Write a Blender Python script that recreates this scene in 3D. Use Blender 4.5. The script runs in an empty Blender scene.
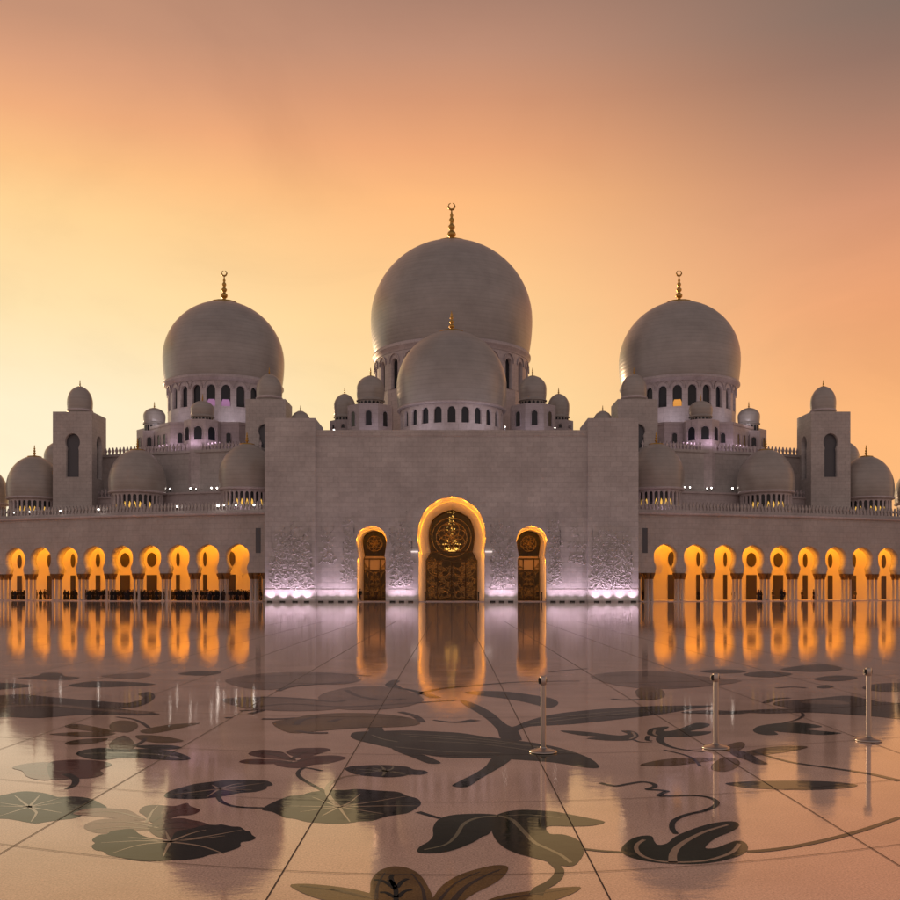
import bpy, bmesh, math, random
from mathutils import Vector, Matrix
random.seed(7)
sc = bpy.context.scene
C = sc.collection
F, CX, YH, HC = 960.0, 451.6, 588.5, 2.1      # focal (px of the 900 px frame), axis, horizon, eye height (m)

# ------------------------------------------------------------------ camera, world, sun, exposure
cam = bpy.data.objects.new('camera', bpy.data.cameras.new('camera')); C.objects.link(cam)
cam.data.sensor_width = 36; cam.data.lens = 36*F/900
cam.data.shift_x = (450-CX)/900; cam.data.shift_y = (YH-450)/900
cam.data.clip_start = .1; cam.data.clip_end = 5000
cam.location = (0, 0, HC); cam.rotation_euler = (math.radians(90), 0, 0)
sc.camera = cam
sc.view_settings.view_transform = 'Standard'; sc.view_settings.look = 'None'
sc.view_settings.exposure = 0; sc.view_settings.gamma = 1
sc.cycles.use_denoising = True
sc.cycles.max_bounces = 7; sc.cycles.diffuse_bounces = 3; sc.cycles.glossy_bounces = 4
sc.cycles.transparent_max_bounces = 8; sc.cycles.sample_clamp_indirect = 6
sc.cycles.caustics_reflective = False; sc.cycles.caustics_refractive = False

def lin(r, g=None, b=None, a=1.0):
    if g is None: r, g, b = r
    f = lambda c: (c/255/12.92) if c/255 <= .04045 else ((c/255+.055)/1.055)**2.4
    return (f(r), f(g), f(b), a)

SUN_EL, SUN_AZ = math.radians(4), math.radians(-32)     # low behind the left of the mosque
world = bpy.data.worlds.new('World'); sc.world = world; world.use_nodes = True
nt = world.node_tree; nt.nodes.clear()
def N(tree, typ, **kw):
    n = tree.nodes.new(typ)
    for k, v in kw.items():
        if k.startswith('i_'): n.inputs[k[2:].replace('_', ' ')].default_value = v
        else: setattr(n, k, v)
    return n
def L(tree, a, b): tree.links.new(a, b)
tc = N(nt, 'ShaderNodeTexCoord'); sep = N(nt, 'ShaderNodeSeparateXYZ'); L(nt, tc.outputs['Generated'], sep.inputs[0])
def ramp(tree, stops, fac, interp='LINEAR'):
    r = N(tree, 'ShaderNodeValToRGB'); cr = r.color_ramp; cr.interpolation = interp
    while len(cr.elements) < len(stops): cr.elements.new(.5)
    for e, (p, c) in zip(cr.elements, stops): e.position = p; e.color = c
    L(tree, fac, r.inputs[0]); return r.outputs[0]
zc = sep.outputs['Z']
left = ramp(nt, [(0, lin(254,240,214)), (.175, lin(254,238,202)), (.262, lin(255,226,172)), (.344, lin(255,211,148)), (.382, lin(252,193,132)), (.418, lin(238,172,124)),
                 (.453, lin(216,157,122)), (.485, lin(196,145,117)), (1, lin(100,88,88))], zc)
mid = ramp(nt, [(0, lin(255,228,172)), (.193, lin(255,221,162)), (.288, lin(255,207,146)), (.375, lin(252,186,126)), (.415, lin(238,168,119)), (.453, lin(215,152,115)),
                (.489, lin(194,143,117)), (.523, lin(174,131,111)), (1, lin(96,85,86))], zc)
right = ramp(nt, [(0, lin(254,192,126)), (.175, lin(251,181,121)), (.262, lin(240,166,117)), (.344, lin(212,148,115)), (.382, lin(188,134,109)), (.418, lin(165,124,105)),
                  (.453, lin(144,113,100)), (.485, lin(130,109,99)), (1, lin(88,80,84))], zc)
back = ramp(nt, [(0, lin(172,148,138)), (.25, lin(176,156,148)), (.6, lin(152,140,138)), (1, lin(112,103,102))], zc)
def mr(tree, v, a, b, smooth=True):
    m = N(tree, 'ShaderNodeMapRange'); m.inputs[1].default_value = a; m.inputs[2].default_value = b
    if smooth: m.interpolation_type = 'SMOOTHSTEP'
    L(tree, v, m.inputs[0]); return m.outputs[0]
def mix(tree, f, a, b, blend='MIX'):
    m = N(tree, 'ShaderNodeMix', data_type='RGBA', blend_type=blend)
    if isinstance(f, (int, float)): m.inputs[0].default_value = f
    else: L(tree, f, m.inputs[0])
    for s, v in ((m.inputs[6], a), (m.inputs[7], b)):
        if isinstance(v, tuple): s.default_value = v
        else: L(tree, v, s)
    return m.outputs[2]
xw = N(nt, 'ShaderNodeMath', operation='ADD')
ns = N(nt, 'ShaderNodeTexNoise', i_Scale=2.6, i_Detail=7.0, i_Roughness=.58, i_Distortion=.6)
mp = N(nt, 'ShaderNodeMapping'); mp.inputs['Scale'].default_value = (1, 1, 2.2); L(nt, tc.outputs['Generated'], mp.inputs[0]); L(nt, mp.outputs[0], ns.inputs['Vector'])
nm = mr(nt, ns.outputs[0], 0, 1, False)
nsc = N(nt, 'ShaderNodeMath', operation='MULTIPLY_ADD'); L(nt, nm, nsc.inputs[0]); nsc.inputs[1].default_value = .10; nsc.inputs[2].default_value = -.05
L(nt, sep.outputs['X'], xw.inputs[0]); L(nt, nsc.outputs[0], xw.inputs[1])
c1 = mix(nt, mr(nt, xw.outputs[0], -.40, .02), left, mid)
c2 = mix(nt, mr(nt, xw.outputs[0], -.02, .42), c1, right)
cl = ramp(nt, [(.35, (.88,.87,.88,1)), (.5, (1.0,1.0,1.0,1)), (.66, (1.08,1.07,1.05,1))], ns.outputs[0])
c3 = mix(nt, .55, c2, cl, 'MULTIPLY')
c4 = mix(nt, mr(nt, sep.outputs['Y'], -.25, .45), back, c3)
sky = N(nt, 'ShaderNodeTexSky', sky_type='NISHITA', sun_disc=False)
sky.sun_elevation = SUN_EL; sky.sun_rotation = SUN_AZ
b1 = N(nt, 'ShaderNodeBackground', i_Strength=1.0); L(nt, c4, b1.inputs[0])
b2 = N(nt, 'ShaderNodeBackground', i_Strength=.0015); L(nt, sky.outputs[0], b2.inputs[0])
ad = N(nt, 'ShaderNodeAddShader'); L(nt, b1.outputs[0], ad.inputs[0]); L(nt, b2.outputs[0], ad.inputs[1])
wo = N(nt, 'ShaderNodeOutputWorld'); L(nt, ad.outputs[0], wo.inputs[0])

sun = bpy.data.objects.new('sun', bpy.data.lights.new('sun', 'SUN')); C.objects.link(sun)
sun.data.energy = 1.6; sun.data.angle = math.radians(5); sun.data.color = (1, .62, .34)
sd = Vector((math.sin(SUN_AZ)*math.cos(SUN_EL), math.cos(SUN_AZ)*math.cos(SUN_EL), math.sin(SUN_EL)))
sun.rotation_euler = sd.to_track_quat('Z', 'Y').to_euler()

# ------------------------------------------------------------------ materials
def mat(name, col, rough=.6, metal=0, ior=1.45, emis=None, es=0):
    m = bpy.data.materials.new(name); m.use_nodes = True
    b = m.node_tree.nodes['Principled BSDF']
    b.inputs['Base Color'].default_value = (*col, 1); b.inputs['Roughness'].default_value = rough
    b.inputs['Metallic'].default_value = metal; b.inputs['IOR'].default_value = ior
    if emis: b.inputs['Emission Color'].default_value = (*emis, 1); b.inputs['Emission Strength'].default_value = es
    return m
def P(m): return m.node_tree.nodes['Principled BSDF']
def stone(name, c, cw=1.6, ch=.75, contrast=.10, bump=.012, rough=.55):
    """pale stone in courses, with stains"""
    m = mat(name, c, rough); t = m.node_tree; b = P(m)
    tc = N(t, 'ShaderNodeTexCoord'); s = N(t, 'ShaderNodeSeparateXYZ'); L(t, tc.outputs['Object'], s.inputs[0])
    u = N(t, 'ShaderNodeMath', operation='MULTIPLY_ADD'); L(t, s.outputs[1], u.inputs[0]); u.inputs[1].default_value = .73; L(t, s.outputs[0], u.inputs[2])
    cmb = N(t, 'ShaderNodeCombineXYZ'); L(t, u.outputs[0], cmb.inputs[0]); L(t, s.outputs[2], cmb.inputs[1])
    br = N(t, 'ShaderNodeTexBrick'); L(t, cmb.outputs[0], br.inputs[0])
    k = contrast
    br.inputs['Color1'].default_value = (c[0]*(1+k), c[1]*(1+k), c[2]*(1+k), 1)
    br.inputs['Color2'].default_value = (c[0]*(1-k), c[1]*(1-k), c[2]*(1-k), 1)
    br.inputs['Mortar'].default_value = (c[0]*.70, c[1]*.69, c[2]*.69, 1)
    br.inputs['Scale'].default_value = 1; br.inputs['Mortar Size'].default_value = .018
    br.inputs['Brick Width'].default_value = cw; br.inputs['Row Height'].default_value = ch
    n = N(t, 'ShaderNodeTexNoise', i_Scale=.16, i_Detail=6.0, i_Roughness=.65); L(t, tc.outputs['Object'], n.inputs['Vector'])
    r = ramp(t, [(.3, (.80,.78,.78,1)), (.7, (1.12,1.11,1.1,1))], n.outputs[0])
    n2 = N(t, 'ShaderNodeTexNoise', i_Scale=1.7, i_Detail=5.0, i_Roughness=.7); L(t, tc.outputs['Object'], n2.inputs['Vector'])
    r2 = ramp(t, [(.3, (.88,.88,.88,1)), (.7, (1.08,1.08,1.08,1))], n2.outputs[0])
    x = mix(t, 1.0, mix(t, 1.0, br.outputs[0], r, 'MULTIPLY'), r2, 'MULTIPLY')
    L(t, x, b.inputs['Base Color'])
    bp = N(t, 'ShaderNodeBump', i_Strength=.6, i_Distance=bump); L(t, br.outputs['Fac'], bp.inputs['Height']); bp.invert = True
    L(t, bp.outputs[0], b.inputs['Normal'])
    return m
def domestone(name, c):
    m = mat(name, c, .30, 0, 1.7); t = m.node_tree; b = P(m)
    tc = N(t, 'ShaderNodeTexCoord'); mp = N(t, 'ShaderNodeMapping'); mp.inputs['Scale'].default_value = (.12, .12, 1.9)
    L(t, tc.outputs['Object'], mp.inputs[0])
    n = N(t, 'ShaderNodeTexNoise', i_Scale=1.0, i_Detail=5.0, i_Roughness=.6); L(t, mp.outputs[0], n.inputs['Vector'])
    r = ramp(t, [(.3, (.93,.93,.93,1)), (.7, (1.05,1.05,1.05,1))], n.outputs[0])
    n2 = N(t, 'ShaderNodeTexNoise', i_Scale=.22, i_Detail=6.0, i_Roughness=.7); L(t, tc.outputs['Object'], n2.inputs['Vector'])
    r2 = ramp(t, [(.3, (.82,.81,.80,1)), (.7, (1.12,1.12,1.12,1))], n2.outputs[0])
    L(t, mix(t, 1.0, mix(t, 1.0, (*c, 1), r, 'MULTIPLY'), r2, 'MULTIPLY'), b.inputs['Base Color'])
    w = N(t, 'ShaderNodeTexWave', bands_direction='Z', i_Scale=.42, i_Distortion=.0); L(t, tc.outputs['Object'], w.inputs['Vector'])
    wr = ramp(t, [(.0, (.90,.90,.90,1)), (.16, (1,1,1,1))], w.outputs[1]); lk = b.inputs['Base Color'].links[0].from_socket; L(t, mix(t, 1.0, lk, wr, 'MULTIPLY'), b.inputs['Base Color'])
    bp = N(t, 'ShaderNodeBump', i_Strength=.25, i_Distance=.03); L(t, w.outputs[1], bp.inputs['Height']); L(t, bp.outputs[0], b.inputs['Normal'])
    return m
def polished(name, c, ior=1.8, var=.12, speck=.10, rough=.03, amp=.0013, metal=0):
    """polished floor marble: speckle, stains, and the slight unevenness that ripples its reflections"""
    m = mat(name, c, rough, metal, ior); t = m.node_tree; b = P(m); b.inputs['Specular Tint'].default_value = (1, .70, .56, 1)
    g = N(t, 'ShaderNodeNewGeometry')
    n = N(t, 'ShaderNodeTexNoise', i_Scale=60.0, i_Detail=3.0, i_Roughness=.75); L(t, g.outputs['Position'], n.inputs['Vector'])
    r = ramp(t, [(.3, (1-speck*2.2,)*3+(1,)), (.7, (1+speck*2,)*3+(1,))], n.outputs[0])
    n2 = N(t, 'ShaderNodeTexNoise', i_Scale=.7, i_Detail=8.0, i_Roughness=.62); L(t, g.outputs['Position'], n2.inputs['Vector'])
    r2 = ramp(t, [(.28, (1-var*1.6, 1-var*1.7, 1-var*1.7, 1)), (.72, (1+var,)*3+(1,))], n2.outputs[0])
    L(t, mix(t, 1.0, mix(t, 1.0, (*c, 1), r, 'MULTIPLY'), r2, 'MULTIPLY'), b.inputs['Base Color'])
    rr = mr(t, n2.outputs[0], .25, .75); rm = N(t, 'ShaderNodeMath', operation='MULTIPLY_ADD'); L(t, rr, rm.inputs[0]); rm.inputs[1].default_value = rough*.9; rm.inputs[2].default_value = rough*.5
    L(t, rm.outputs[0], b.inputs['Roughness'])
    mp = N(t, 'ShaderNodeMapping'); mp.inputs['Scale'].default_value = (.75, 1.1, 1); L(t, g.outputs['Position'], mp.inputs[0])
    h1 = N(t, 'ShaderNodeTexNoise', i_Scale=2.6, i_Detail=7.0, i_Roughness=.62); L(t, mp.outputs[0], h1.inputs['Vector'])
    b1 = N(t, 'ShaderNodeBump', i_Strength=1.0, i_Distance=amp); L(t, h1.outputs[0], b1.inputs['Height'])
    L(t, b1.outputs[0], b.inputs['Normal'])
    return m
M = dict(
    wall=stone('pale_stone', (.59,.57,.57), 1.9, .78, .06, .012),
    wallsm=stone('pale_stone_small', (.57,.54,.53), 1.2, .6, .035, .004),
    wing=stone('arcade_stone', (.52,.49,.485), 1.8, .9, .03, .004),
    marble=stone('white_marble', (.60,.54,.56), 1.5, .8, .03, .003, .4),
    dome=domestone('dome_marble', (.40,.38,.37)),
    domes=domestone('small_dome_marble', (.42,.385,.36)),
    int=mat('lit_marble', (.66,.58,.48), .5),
    transom=mat('lit_tone_transom', (.50,.36,.20), .5), led=mat('led_ledge', (.8,.75,.7), .5, 0, 1.45, (1,.86,.80), .75),
    gold=mat('gold', (.55,.33,.09), .32, 1),
    bronze=mat('capital_gold', (.22,.13,.06), .45, .6),
    brown=mat('door_frame_bronze', (.07,.042,.018), .4, .5),
    frame=mat('lattice_bronze', (.30,.21,.10), .5, .2),
    glass=mat('dark_glass', (.018,.022,.03), .12),
    column=mat('column_marble', (.52,.48,.47), .3),
    steel=mat('brushed_steel', (.50,.44,.40), .28, 1),
    black=mat('black_plastic', (.012,.012,.013), .4),
    lampbody=mat('lamp_housing', (.03,.03,.03), .5),
    bulb=mat('lamp_bulb', (1,.95,.85), .5, 0, 1.45, (1,.90,.80), 9),
    goldlit=mat('lit_gold_glass', (.6,.35,.05), .5, 0, 1.45, (1,.50,.06), .9),
    strip=mat('cove_light', (1,.6,.1), .5, 0, 1.45, (1,.45,.04), .9),
    pink=mat('pink_lit_glass', (.3,.15,.3), .5, 0, 1.45, (.62,.30,.55), .38),
    halflit=mat('jamb_glow', (.1,.06,.01), .4, 0, 1.45, (1,.55,.10), .9),
    amber=mat('amber_lit_glass', (.4,.2,.05), .5, 0, 1.45, (1,.42,.08), .6),
    crystal=mat('chandelier_crystal', (1,.7,.3), .3, 0, 1.45, (1,.62,.16), 5.0),
    floor=polished('courtyard_marble', (.80,.60,.51), 1.55, speck=.2, rough=.045, metal=.12),
    pad=polished('inlay_dark_green', (.010,.013,.014), 1.18, .3, .15),
    green=polished('inlay_green', (.022,.030,.018), 1.18, .35, .2),
    teal=polished('inlay_teal', (.022,.030,.026), 1.18, .3, .15),
    red=polished('inlay_red_brown', (.12,.045,.036), 1.24, .35, .2),
    redp=polished('inlay_rose', (.32,.15,.115), 1.32, .3, .2),
    ochre=polished('inlay_ochre', (.19,.115,.038), 1.24, .4, .2),
    brn=polished('inlay_brown', (.25,.165,.12), 1.35, .35, .2),
    dbrn=polished('inlay_dark_brown', (.06,.042,.033), 1.25, .35, .2),
    vein=polished('inlay_vein', (.42,.31,.22), 1.5, .1, .1),
    gvein=polished('inlay_green_vein', (.20,.19,.12), 1.35, .1, .1),
    joint=mat('floor_joint', (.022,.016,.014), .7),
    skin=mat('skin', (.35,.20,.14), .6), cloth1=mat('black_cloth', (.008,.008,.010), .9), cloth2=mat('dark_blue_cloth', (.012,.014,.024), .9),
    cloth3=mat('brown_cloth', (.035,.022,.016), .9), cloth4=mat('grey_cloth', (.06,.055,.055), .9), hair=mat('black_hair', (.01,.008,.007), .7),
    clothw=mat('pale_cloth', (.40,.36,.33), .9),
)
# door glass: dark tinted, lets part of the light through
g = M['door_glass'] = bpy.data.materials.new('door_glass'); g.use_nodes = True; t = g.node_tree; t.nodes.clear()
o = N(t, 'ShaderNodeOutputMaterial'); tr = N(t, 'ShaderNodeBsdfTransparent'); tr.inputs[0].default_value = (.36,.32,.25,1)
gl = N(t, 'ShaderNodeBsdfGlossy'); gl.inputs['Roughness'].default_value = .35; gl.inputs[0].default_value = (.8,.8,.8,1)
ms = N(t, 'ShaderNodeMixShader'); ms.inputs[0].default_value = .02; L(t, tr.outputs[0], ms.inputs[1]); L(t, gl.outputs[0], ms.inputs[2]); L(t, ms.outputs[0], o.inputs[0])

# ------------------------------------------------------------------ helpers
WO = {}
def tag(o, label=None, cat=None, group=None, kind=None):
    for k, v in (('label', label), ('category', cat), ('group', group), ('kind', kind)):
        if v: o[k] = v
    return o
def empty(name, loc, label=None, cat=None, group=None, parent=None):
    o = bpy.data.objects.new(name, None); C.objects.link(o); o.empty_display_size = .5
    pw = WO.get(parent.name, Vector((0,0,0))) if parent else Vector((0,0,0))
    o.location = Vector(loc)-pw; WO[o.name] = Vector(loc)
    if parent: o.parent = parent
    return tag(o, label, cat, group)
def X(px, Y): return (px-CX)/F*Y
def Z(py, Y): return HC+(YH-py)/F*Y

class MB:
    def __init__(s): s.v = []; s.f = []; s.sm = []
    def face(s, pts, smooth=False):
        k = len(s.v); s.v += [tuple(p) for p in pts]; s.f.append(tuple(range(k, k+len(pts)))); s.sm.append(smooth)
    def box(s, x0, x1, y0, y1, z0, z1):
        k = len(s.v)
        s.v += [(x, y, z) for z in (z0, z1) for y in (y0, y1) for x in (x0, x1)]
        for q in ((0,2,3,1), (4,5,7,6), (0,1,5,4), (2,6,7,3), (0,4,6,2), (1,3,7,5)): s.f.append(tuple(k+i for i in q)); s.sm.append(False)
    def lathe(s, prof, c, n=32, smooth=True, a0=0, sy=1.0):
        k = len(s.v); m = len(prof)
        for r, z in prof:
            for j in range(n):
                a = a0+2*math.pi*j/n; s.v.append((c[0]+r*math.cos(a), c[1]+r*math.sin(a)*sy, c[2]+z))
        for i in range(m-1):
            for j in range(n):
                s.f.append((k+i*n+j, k+i*n+(j+1) % n, k+(i+1)*n+(j+1) % n, k+(i+1)*n+j)); s.sm.append(smooth)
    def tube(s, pts, rad, n=6, smooth=True):
        pts = [Vector(p) for p in pts]; rs = rad if isinstance(rad, (list, tuple)) else [rad]*len(pts)
        k = len(s.v)
        for i, p in enumerate(pts):
            d = (pts[min(i+1, len(pts)-1)]-pts[max(i-1, 0)]).normalized()
            a = d.orthogonal().normalized() if abs(d.z) > .9 else d.cross(Vector((0,0,1))).normalized(); b = d.cross(a)
            for j in range(n):
                t = 2*math.pi*j/n; s.v.append(tuple(p+(a*math.cos(t)+b*math.sin(t))*rs[i]))
        for i in range(len(pts)-1):
            for j in range(n):
                s.f.append((k+i*n+j, k+i*n+(j+1) % n, k+(i+1)*n+(j+1) % n, k+(i+1)*n+j)); s.sm.append(smooth)
        s.f.append(tuple(k+j for j in range(n))); s.sm.append(False)
        e = k+(len(pts)-1)*n; s.f.append(tuple(e+j for j in range(n))); s.sm.append(False)
    def build(s, name, m, parent=None, loc=None, weld=True):
        pw = WO.get(parent.name, Vector((0,0,0))) if parent else Vector((0,0,0))
        org = Vector(loc) if loc is not None else (pw if parent else Vector((0,0,0)))
        me = bpy.data.meshes.new(name)
        me.from_pydata([tuple(Vector(v)-org) for v in s.v], [], s.f)
        for p, q in zip(me.polygons, s.sm): p.use_smooth = q
        bm = bmesh.new(); bm.from_mesh(me)
        if weld: bmesh.ops.remove_doubles(bm, verts=bm.verts, dist=1e-4)
        bmesh.ops.recalc_face_normals(bm, faces=bm.faces); bm.to_mesh(me); bm.free()
        me.materials.append(m if not isinstance(m, str) else M[m])
        o = bpy.data.objects.new(name, me); C.objects.link(o); o.location = org-pw if parent else org
        if parent: o.parent = parent
        WO[o.name] = org
        return o
def catmull(pts, n=4, closed=False):
    out = []; m = len(pts)
    rng = range(m) if closed else range(m-1)
    for i in rng:
        p = [pts[(i+k) % m] if closed else pts[max(0, min(m-1, i+k))] for k in (-1, 0, 1, 2)]
        for j in range(n):
            t = j/n
            out.append(tuple(.5*((2*p[1][q])+(-p[0][q]+p[2][q])*t+(2*p[0][q]-5*p[1][q]+4*p[2][q]-p[3][q])*t*t+(-p[0][q]+3*p[1][q]-3*p[2][q]+p[3][q])*t**3) for q in range(len(pts[0]))))
    if not closed: out.append(tuple(pts[-1]))
    return out

def bay(mb, mp, u0, u1, uc, prof, z0, z1, v0, v1, sill=None, back=True):
    """one wall bay with an arched opening. mp(u, v, z) -> point; prof = [(half width, z)] bottom to apex"""
    sill = prof[0][1] if sill is None else sill
    for v, on in ((v0, True), (v1, back)):
        if not on: continue
        if sill > z0+1e-6: mb.face([mp(u0,v,z0), mp(u1,v,z0), mp(u1,v,sill), mp(u0,v,sill)])
        for i in range(len(prof)-1):
            (a, za), (b, zb) = prof[i], prof[i+1]
            if abs(zb-za) < 1e-6: continue
            for s, ue in ((1, u1), (-1, u0)):
                mb.face([mp(uc+s*a,v,za), mp(ue,v,za), mp(ue,v,zb), mp(uc+s*b,v,zb)])
        zt = prof[-1][1]; w = prof[-1][0]
        mb.face([mp(u0,v,zt), mp(uc,v,zt), mp(uc,v,z1), mp(u0,v,z1)]); mb.face([mp(uc,v,zt), mp(u1,v,zt), mp(u1,v,z1), mp(uc,v,z1)])
    for i in range(len(prof)-1):
        (a, za), (b, zb) = prof[i], prof[i+1]
        for s in (1, -1): mb.face([mp(uc+s*a,v0,za), mp(uc+s*a,v1,za), mp(uc+s*b,v1,zb), mp(uc+s*b,v0,zb)], True)
    if sill > z0+1e-6: mb.face([mp(uc-prof[0][0],v0,sill), mp(uc+prof[0][0],v0,sill), mp(uc+prof[0][0],v1,sill), mp(uc-prof[0][0],v1,sill)])
def pane(mb, mp, uc, prof, v, z0=None):
    zs = list(prof)
    if z0 is not None: zs = [(prof[0][0], z0)]+zs
    for i in range(len(zs)-1):
        (a, za), (b, zb) = zs[i], zs[i+1]
        mb.face([mp(uc-a,v,za), mp(uc+a,v,za), mp(uc+b,v,zb), mp(uc-b,v,zb)])
def roundarch(w, z0, zt, n=7, point=1.12):
    zs = zt-w*point
    return [(w, z0)]+[(w*math.cos(a), zs+w*point*math.sin(a)) for a in [math.pi/2*i/n for i in range(n+1)]]
def polar(c):
    def f(a, v, z): return (c[0]+v*math.sin(a), c[1]-v*math.cos(a), z)      # a = 0 faces the camera side, v = radius
    return f
def domeprof(R, up, dn, neck=.955, n=18, cap=True):
    """onion-ish dome profile around the equator z = 0"""
    tmax = math.acos(neck); pr = []
    for i in range(7):
        t = -tmax*(1-i/6); pr.append((R*math.cos(t), dn*math.sin(t)/math.sin(tmax)))
    for i in range(1, n+1):
        t = math.pi/2*i/n; z = math.sin(t); pr.append((R*math.cos(t), up*(z*.985+.015*(i/n)**3)))
    return pr
def finial(c, h, name='finial', parent=None, r0=None, crescent=True):
    """gold spire of stacked bulbs with a crescent ring at the top"""
    mb = MB(); r0 = r0 or h*.32
    prof = [(r0, -h*.09), (r0, 0), (r0*.9, h*.012), (r0*.45, h*.05), (h*.055, h*.10), (h*.05, h*.14), (h*.095, h*.18), (h*.11, h*.23), (h*.09, h*.28), (h*.045, h*.31),
            (h*.05, h*.34), (h*.085, h*.39), (h*.085, h*.43), (h*.04, h*.48), (h*.045, h*.52), (h*.066, h*.56), (h*.062, h*.60), (h*.028, h*.65), (h*.045, h*.70), (h*.022, h*.76), (h*.012, h*.84), (.001, h*.86)]
    mb.lathe(prof, c, 14)
    if crescent:
        R = h*.08; cz = c[2]+h*.93; pts = []; rr = []
        for i in range(15):
            a = math.radians(90-14-332*i/14); pts.append((c[0]+R*math.cos(a), c[1], cz+R*math.sin(a))); rr.append(h*.007+h*.022*math.sin(math.pi*i/14))
        mb.tube(pts, rr, 5)
    return mb.build(name, 'gold', parent)

def drum_dome(parent, c, R, zeq, ztop, zneck, zbase, rneck, rdrum, wz0, wz1, wh, nwin, matd, matw, fin=None, ring=.3, fullname='dome', litfn=None, hood=False, seg=64, thick=.5, crescent=True, vis=1.75, glow=False):
    """dome with its moulding and a windowed drum, as one part with finial and windows as sub-parts"""
    mb = MB(); n = seg
    pr = [(r, zeq+z) for r, z in domeprof(R, ztop-zeq, zeq-zneck, rneck/R)]
    mb.lathe(pr, (c[0], c[1], 0), n)
    d = mb.build(fullname, matd, parent, loc=(c[0], c[1], zbase))
    mb = MB()
    mb.lathe([(rneck-.02, zneck+.02), (rneck+ring*.5, zneck-.05), (rneck+ring*.5, zneck-ring*.7), (rneck+ring, zneck-ring*.9), (rneck+ring, zneck-ring*1.9), (rneck+ring*.2, zneck-ring*2.6), (rdrum+.05, zneck-ring*4.0 if hood else zneck-ring*3.0)], (c[0], c[1], 0), n)
    tdr = zneck-ring*3.0
    if hood: tdr = zneck-ring*4.0
    mp = polar(c); da = 2*math.pi/nwin
    hw = wh/rdrum
    mapf = lambda a, v, z: mp(a, rdrum-v, z)
    pro = [(w/rdrum, z) for w, z in roundarch(wh, wz0, wz1)]
    for k in range(nwin):
        a = k*da
        if math.cos(a) < -.35:      # the far side, never seen: plain wall
            mb.face([mapf(a-da/2,0,zbase), mapf(a+da/2,0,zbase), mapf(a+da/2,0,tdr), mapf(a-da/2,0,tdr)], True)
        else: bay(mb, mapf, a-da/2, a+da/2, a, pro, zbase, tdr, 0, thick, back=False)
        if hood:
            hp = [(w/rdrum, z) for w, z in roundarch(wh*1.42, wz1-wh*.9, wz1+wh*.95, 9)]
            q = [mp(a+s*w, rdrum+.10, z) for s, seq in ((1, hp), (-1, hp[::-1])) for w, z in seq]
            for i in range(len(q)-1): 
                p0, p1 = Vector(q[i]), Vector(q[i+1])
                mb.tube([p0, p1], .13, 5)
    dr = mb.build('drum', matw, d)
    # windows as their own panes
    gm = MB()
    kmax = nwin
    for k in range(nwin):
        a = k*da if k <= nwin/2 else (k-nwin)*da
        if abs(a) > vis: continue
        w = MB(); pane(w, mapf, a, pro, thick-.02); wm = 'glass'
        o = w.build('window', 'glass', d); lm = litfn(a) if litfn else None
        if lm:
            w = MB(); pane(w, mapf, a, [(hw*.95, wz0+.05), (hw*.95, wz0+(wz1-wz0)*.22), (hw*.7, wz0+(wz1-wz0)*.34)], thick-.05); w.build('window_glow', lm, d)
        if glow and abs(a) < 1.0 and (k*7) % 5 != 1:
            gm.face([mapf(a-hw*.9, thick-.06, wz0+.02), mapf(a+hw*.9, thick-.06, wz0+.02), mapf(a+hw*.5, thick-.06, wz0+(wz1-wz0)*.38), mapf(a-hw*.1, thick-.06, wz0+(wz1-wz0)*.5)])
    if glow: gm.build('sill_glow', 'halflit', d)  # glowing sheets stand in for inside lamplight on the lower jambs
    if fin: finial((c[0], c[1], ztop-.1), fin, parent=d, r0=fin*(.42 if crescent else .5), crescent=crescent)
    return d

# ------------------------------------------------------------------ ground
mb = MB(); mb.face([(-3000,-600,0), (3000,-600,0), (3000,3000,0), (-3000,3000,0)])
floor = mb.build('floor', 'floor'); tag(floor, kind='structure')

# ------------------------------------------------------------------ entrance block
YF, YP = 149.3, 149.9
gate = empty('entrance_hall', (0, YF, 0), 'broad pale stone entrance block in the centre with three glowing arched doorways and one dome', 'building')
XL, XR = X(264.7, YF), X(638.5, YF); _ = 0
xi = abs(X(315.2, YF)); xo = abs(X(264.7, YF)); ZP = Z(418, YF); ZW = Z(430, YP)
for s in (-1, 1):
    a, b = sorted((s*xi, s*xo)); mb = MB(); mb.box(a, b, YF, YF+9.4, 0, ZP)
    mb.build('corner_pylon', 'wall', gate)
k = X(CX+1, YP)
def prof_px(keys, Yd, mult=1.0):
    kk = F and Yd/F
    pts = [(h*kk, z) for h, z in keys]
    return pts[:2]+[p for p in catmull(pts[2:], 8)]
MO = prof_px([(33,0),(33,7.75),(32.4,7.85),(34.3,9.98),(33,12),(28.2,14.0),(20.5,15.3),(10.5,16.2),(0,16.6)], YP)
MI = prof_px([(25.5,0),(25.5,6.6),(20.6,8.05),(22.5,10),(21.8,11.9),(17.8,13.4),(11.5,14.15),(5.5,14.6),(0,14.85)], 156.6)
SO = prof_px([(14.4,0),(14.4,6.6),(13.3,7.2),(15.4,9.3),(14.8,10.2),(12.4,11),(8.7,11.5),(4.2,11.8),(0,11.95)], YP)
SI = prof_px([(10.8,0),(10.8,6.9),(9.8,7.4),(11.5,9.5),(11,10.3),(9,10.9),(6,11.25),(3,11.4),(0,11.45)], 156.6)
mb = MB(); flat = lambda u, v, z: (u, YP+v, z)
xs = X(371.3, YP)
XIN = xi+.02
bay(mb, flat, -XIN, -8.6, xs, SO, 0, ZW, 0, .9); bay(mb, flat, -8.6, 8.6, 0, MO, 0, ZW, 0, .9); bay(mb, flat, 8.6, XIN, -xs, SO, 0, ZW, 0, .9)
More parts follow.
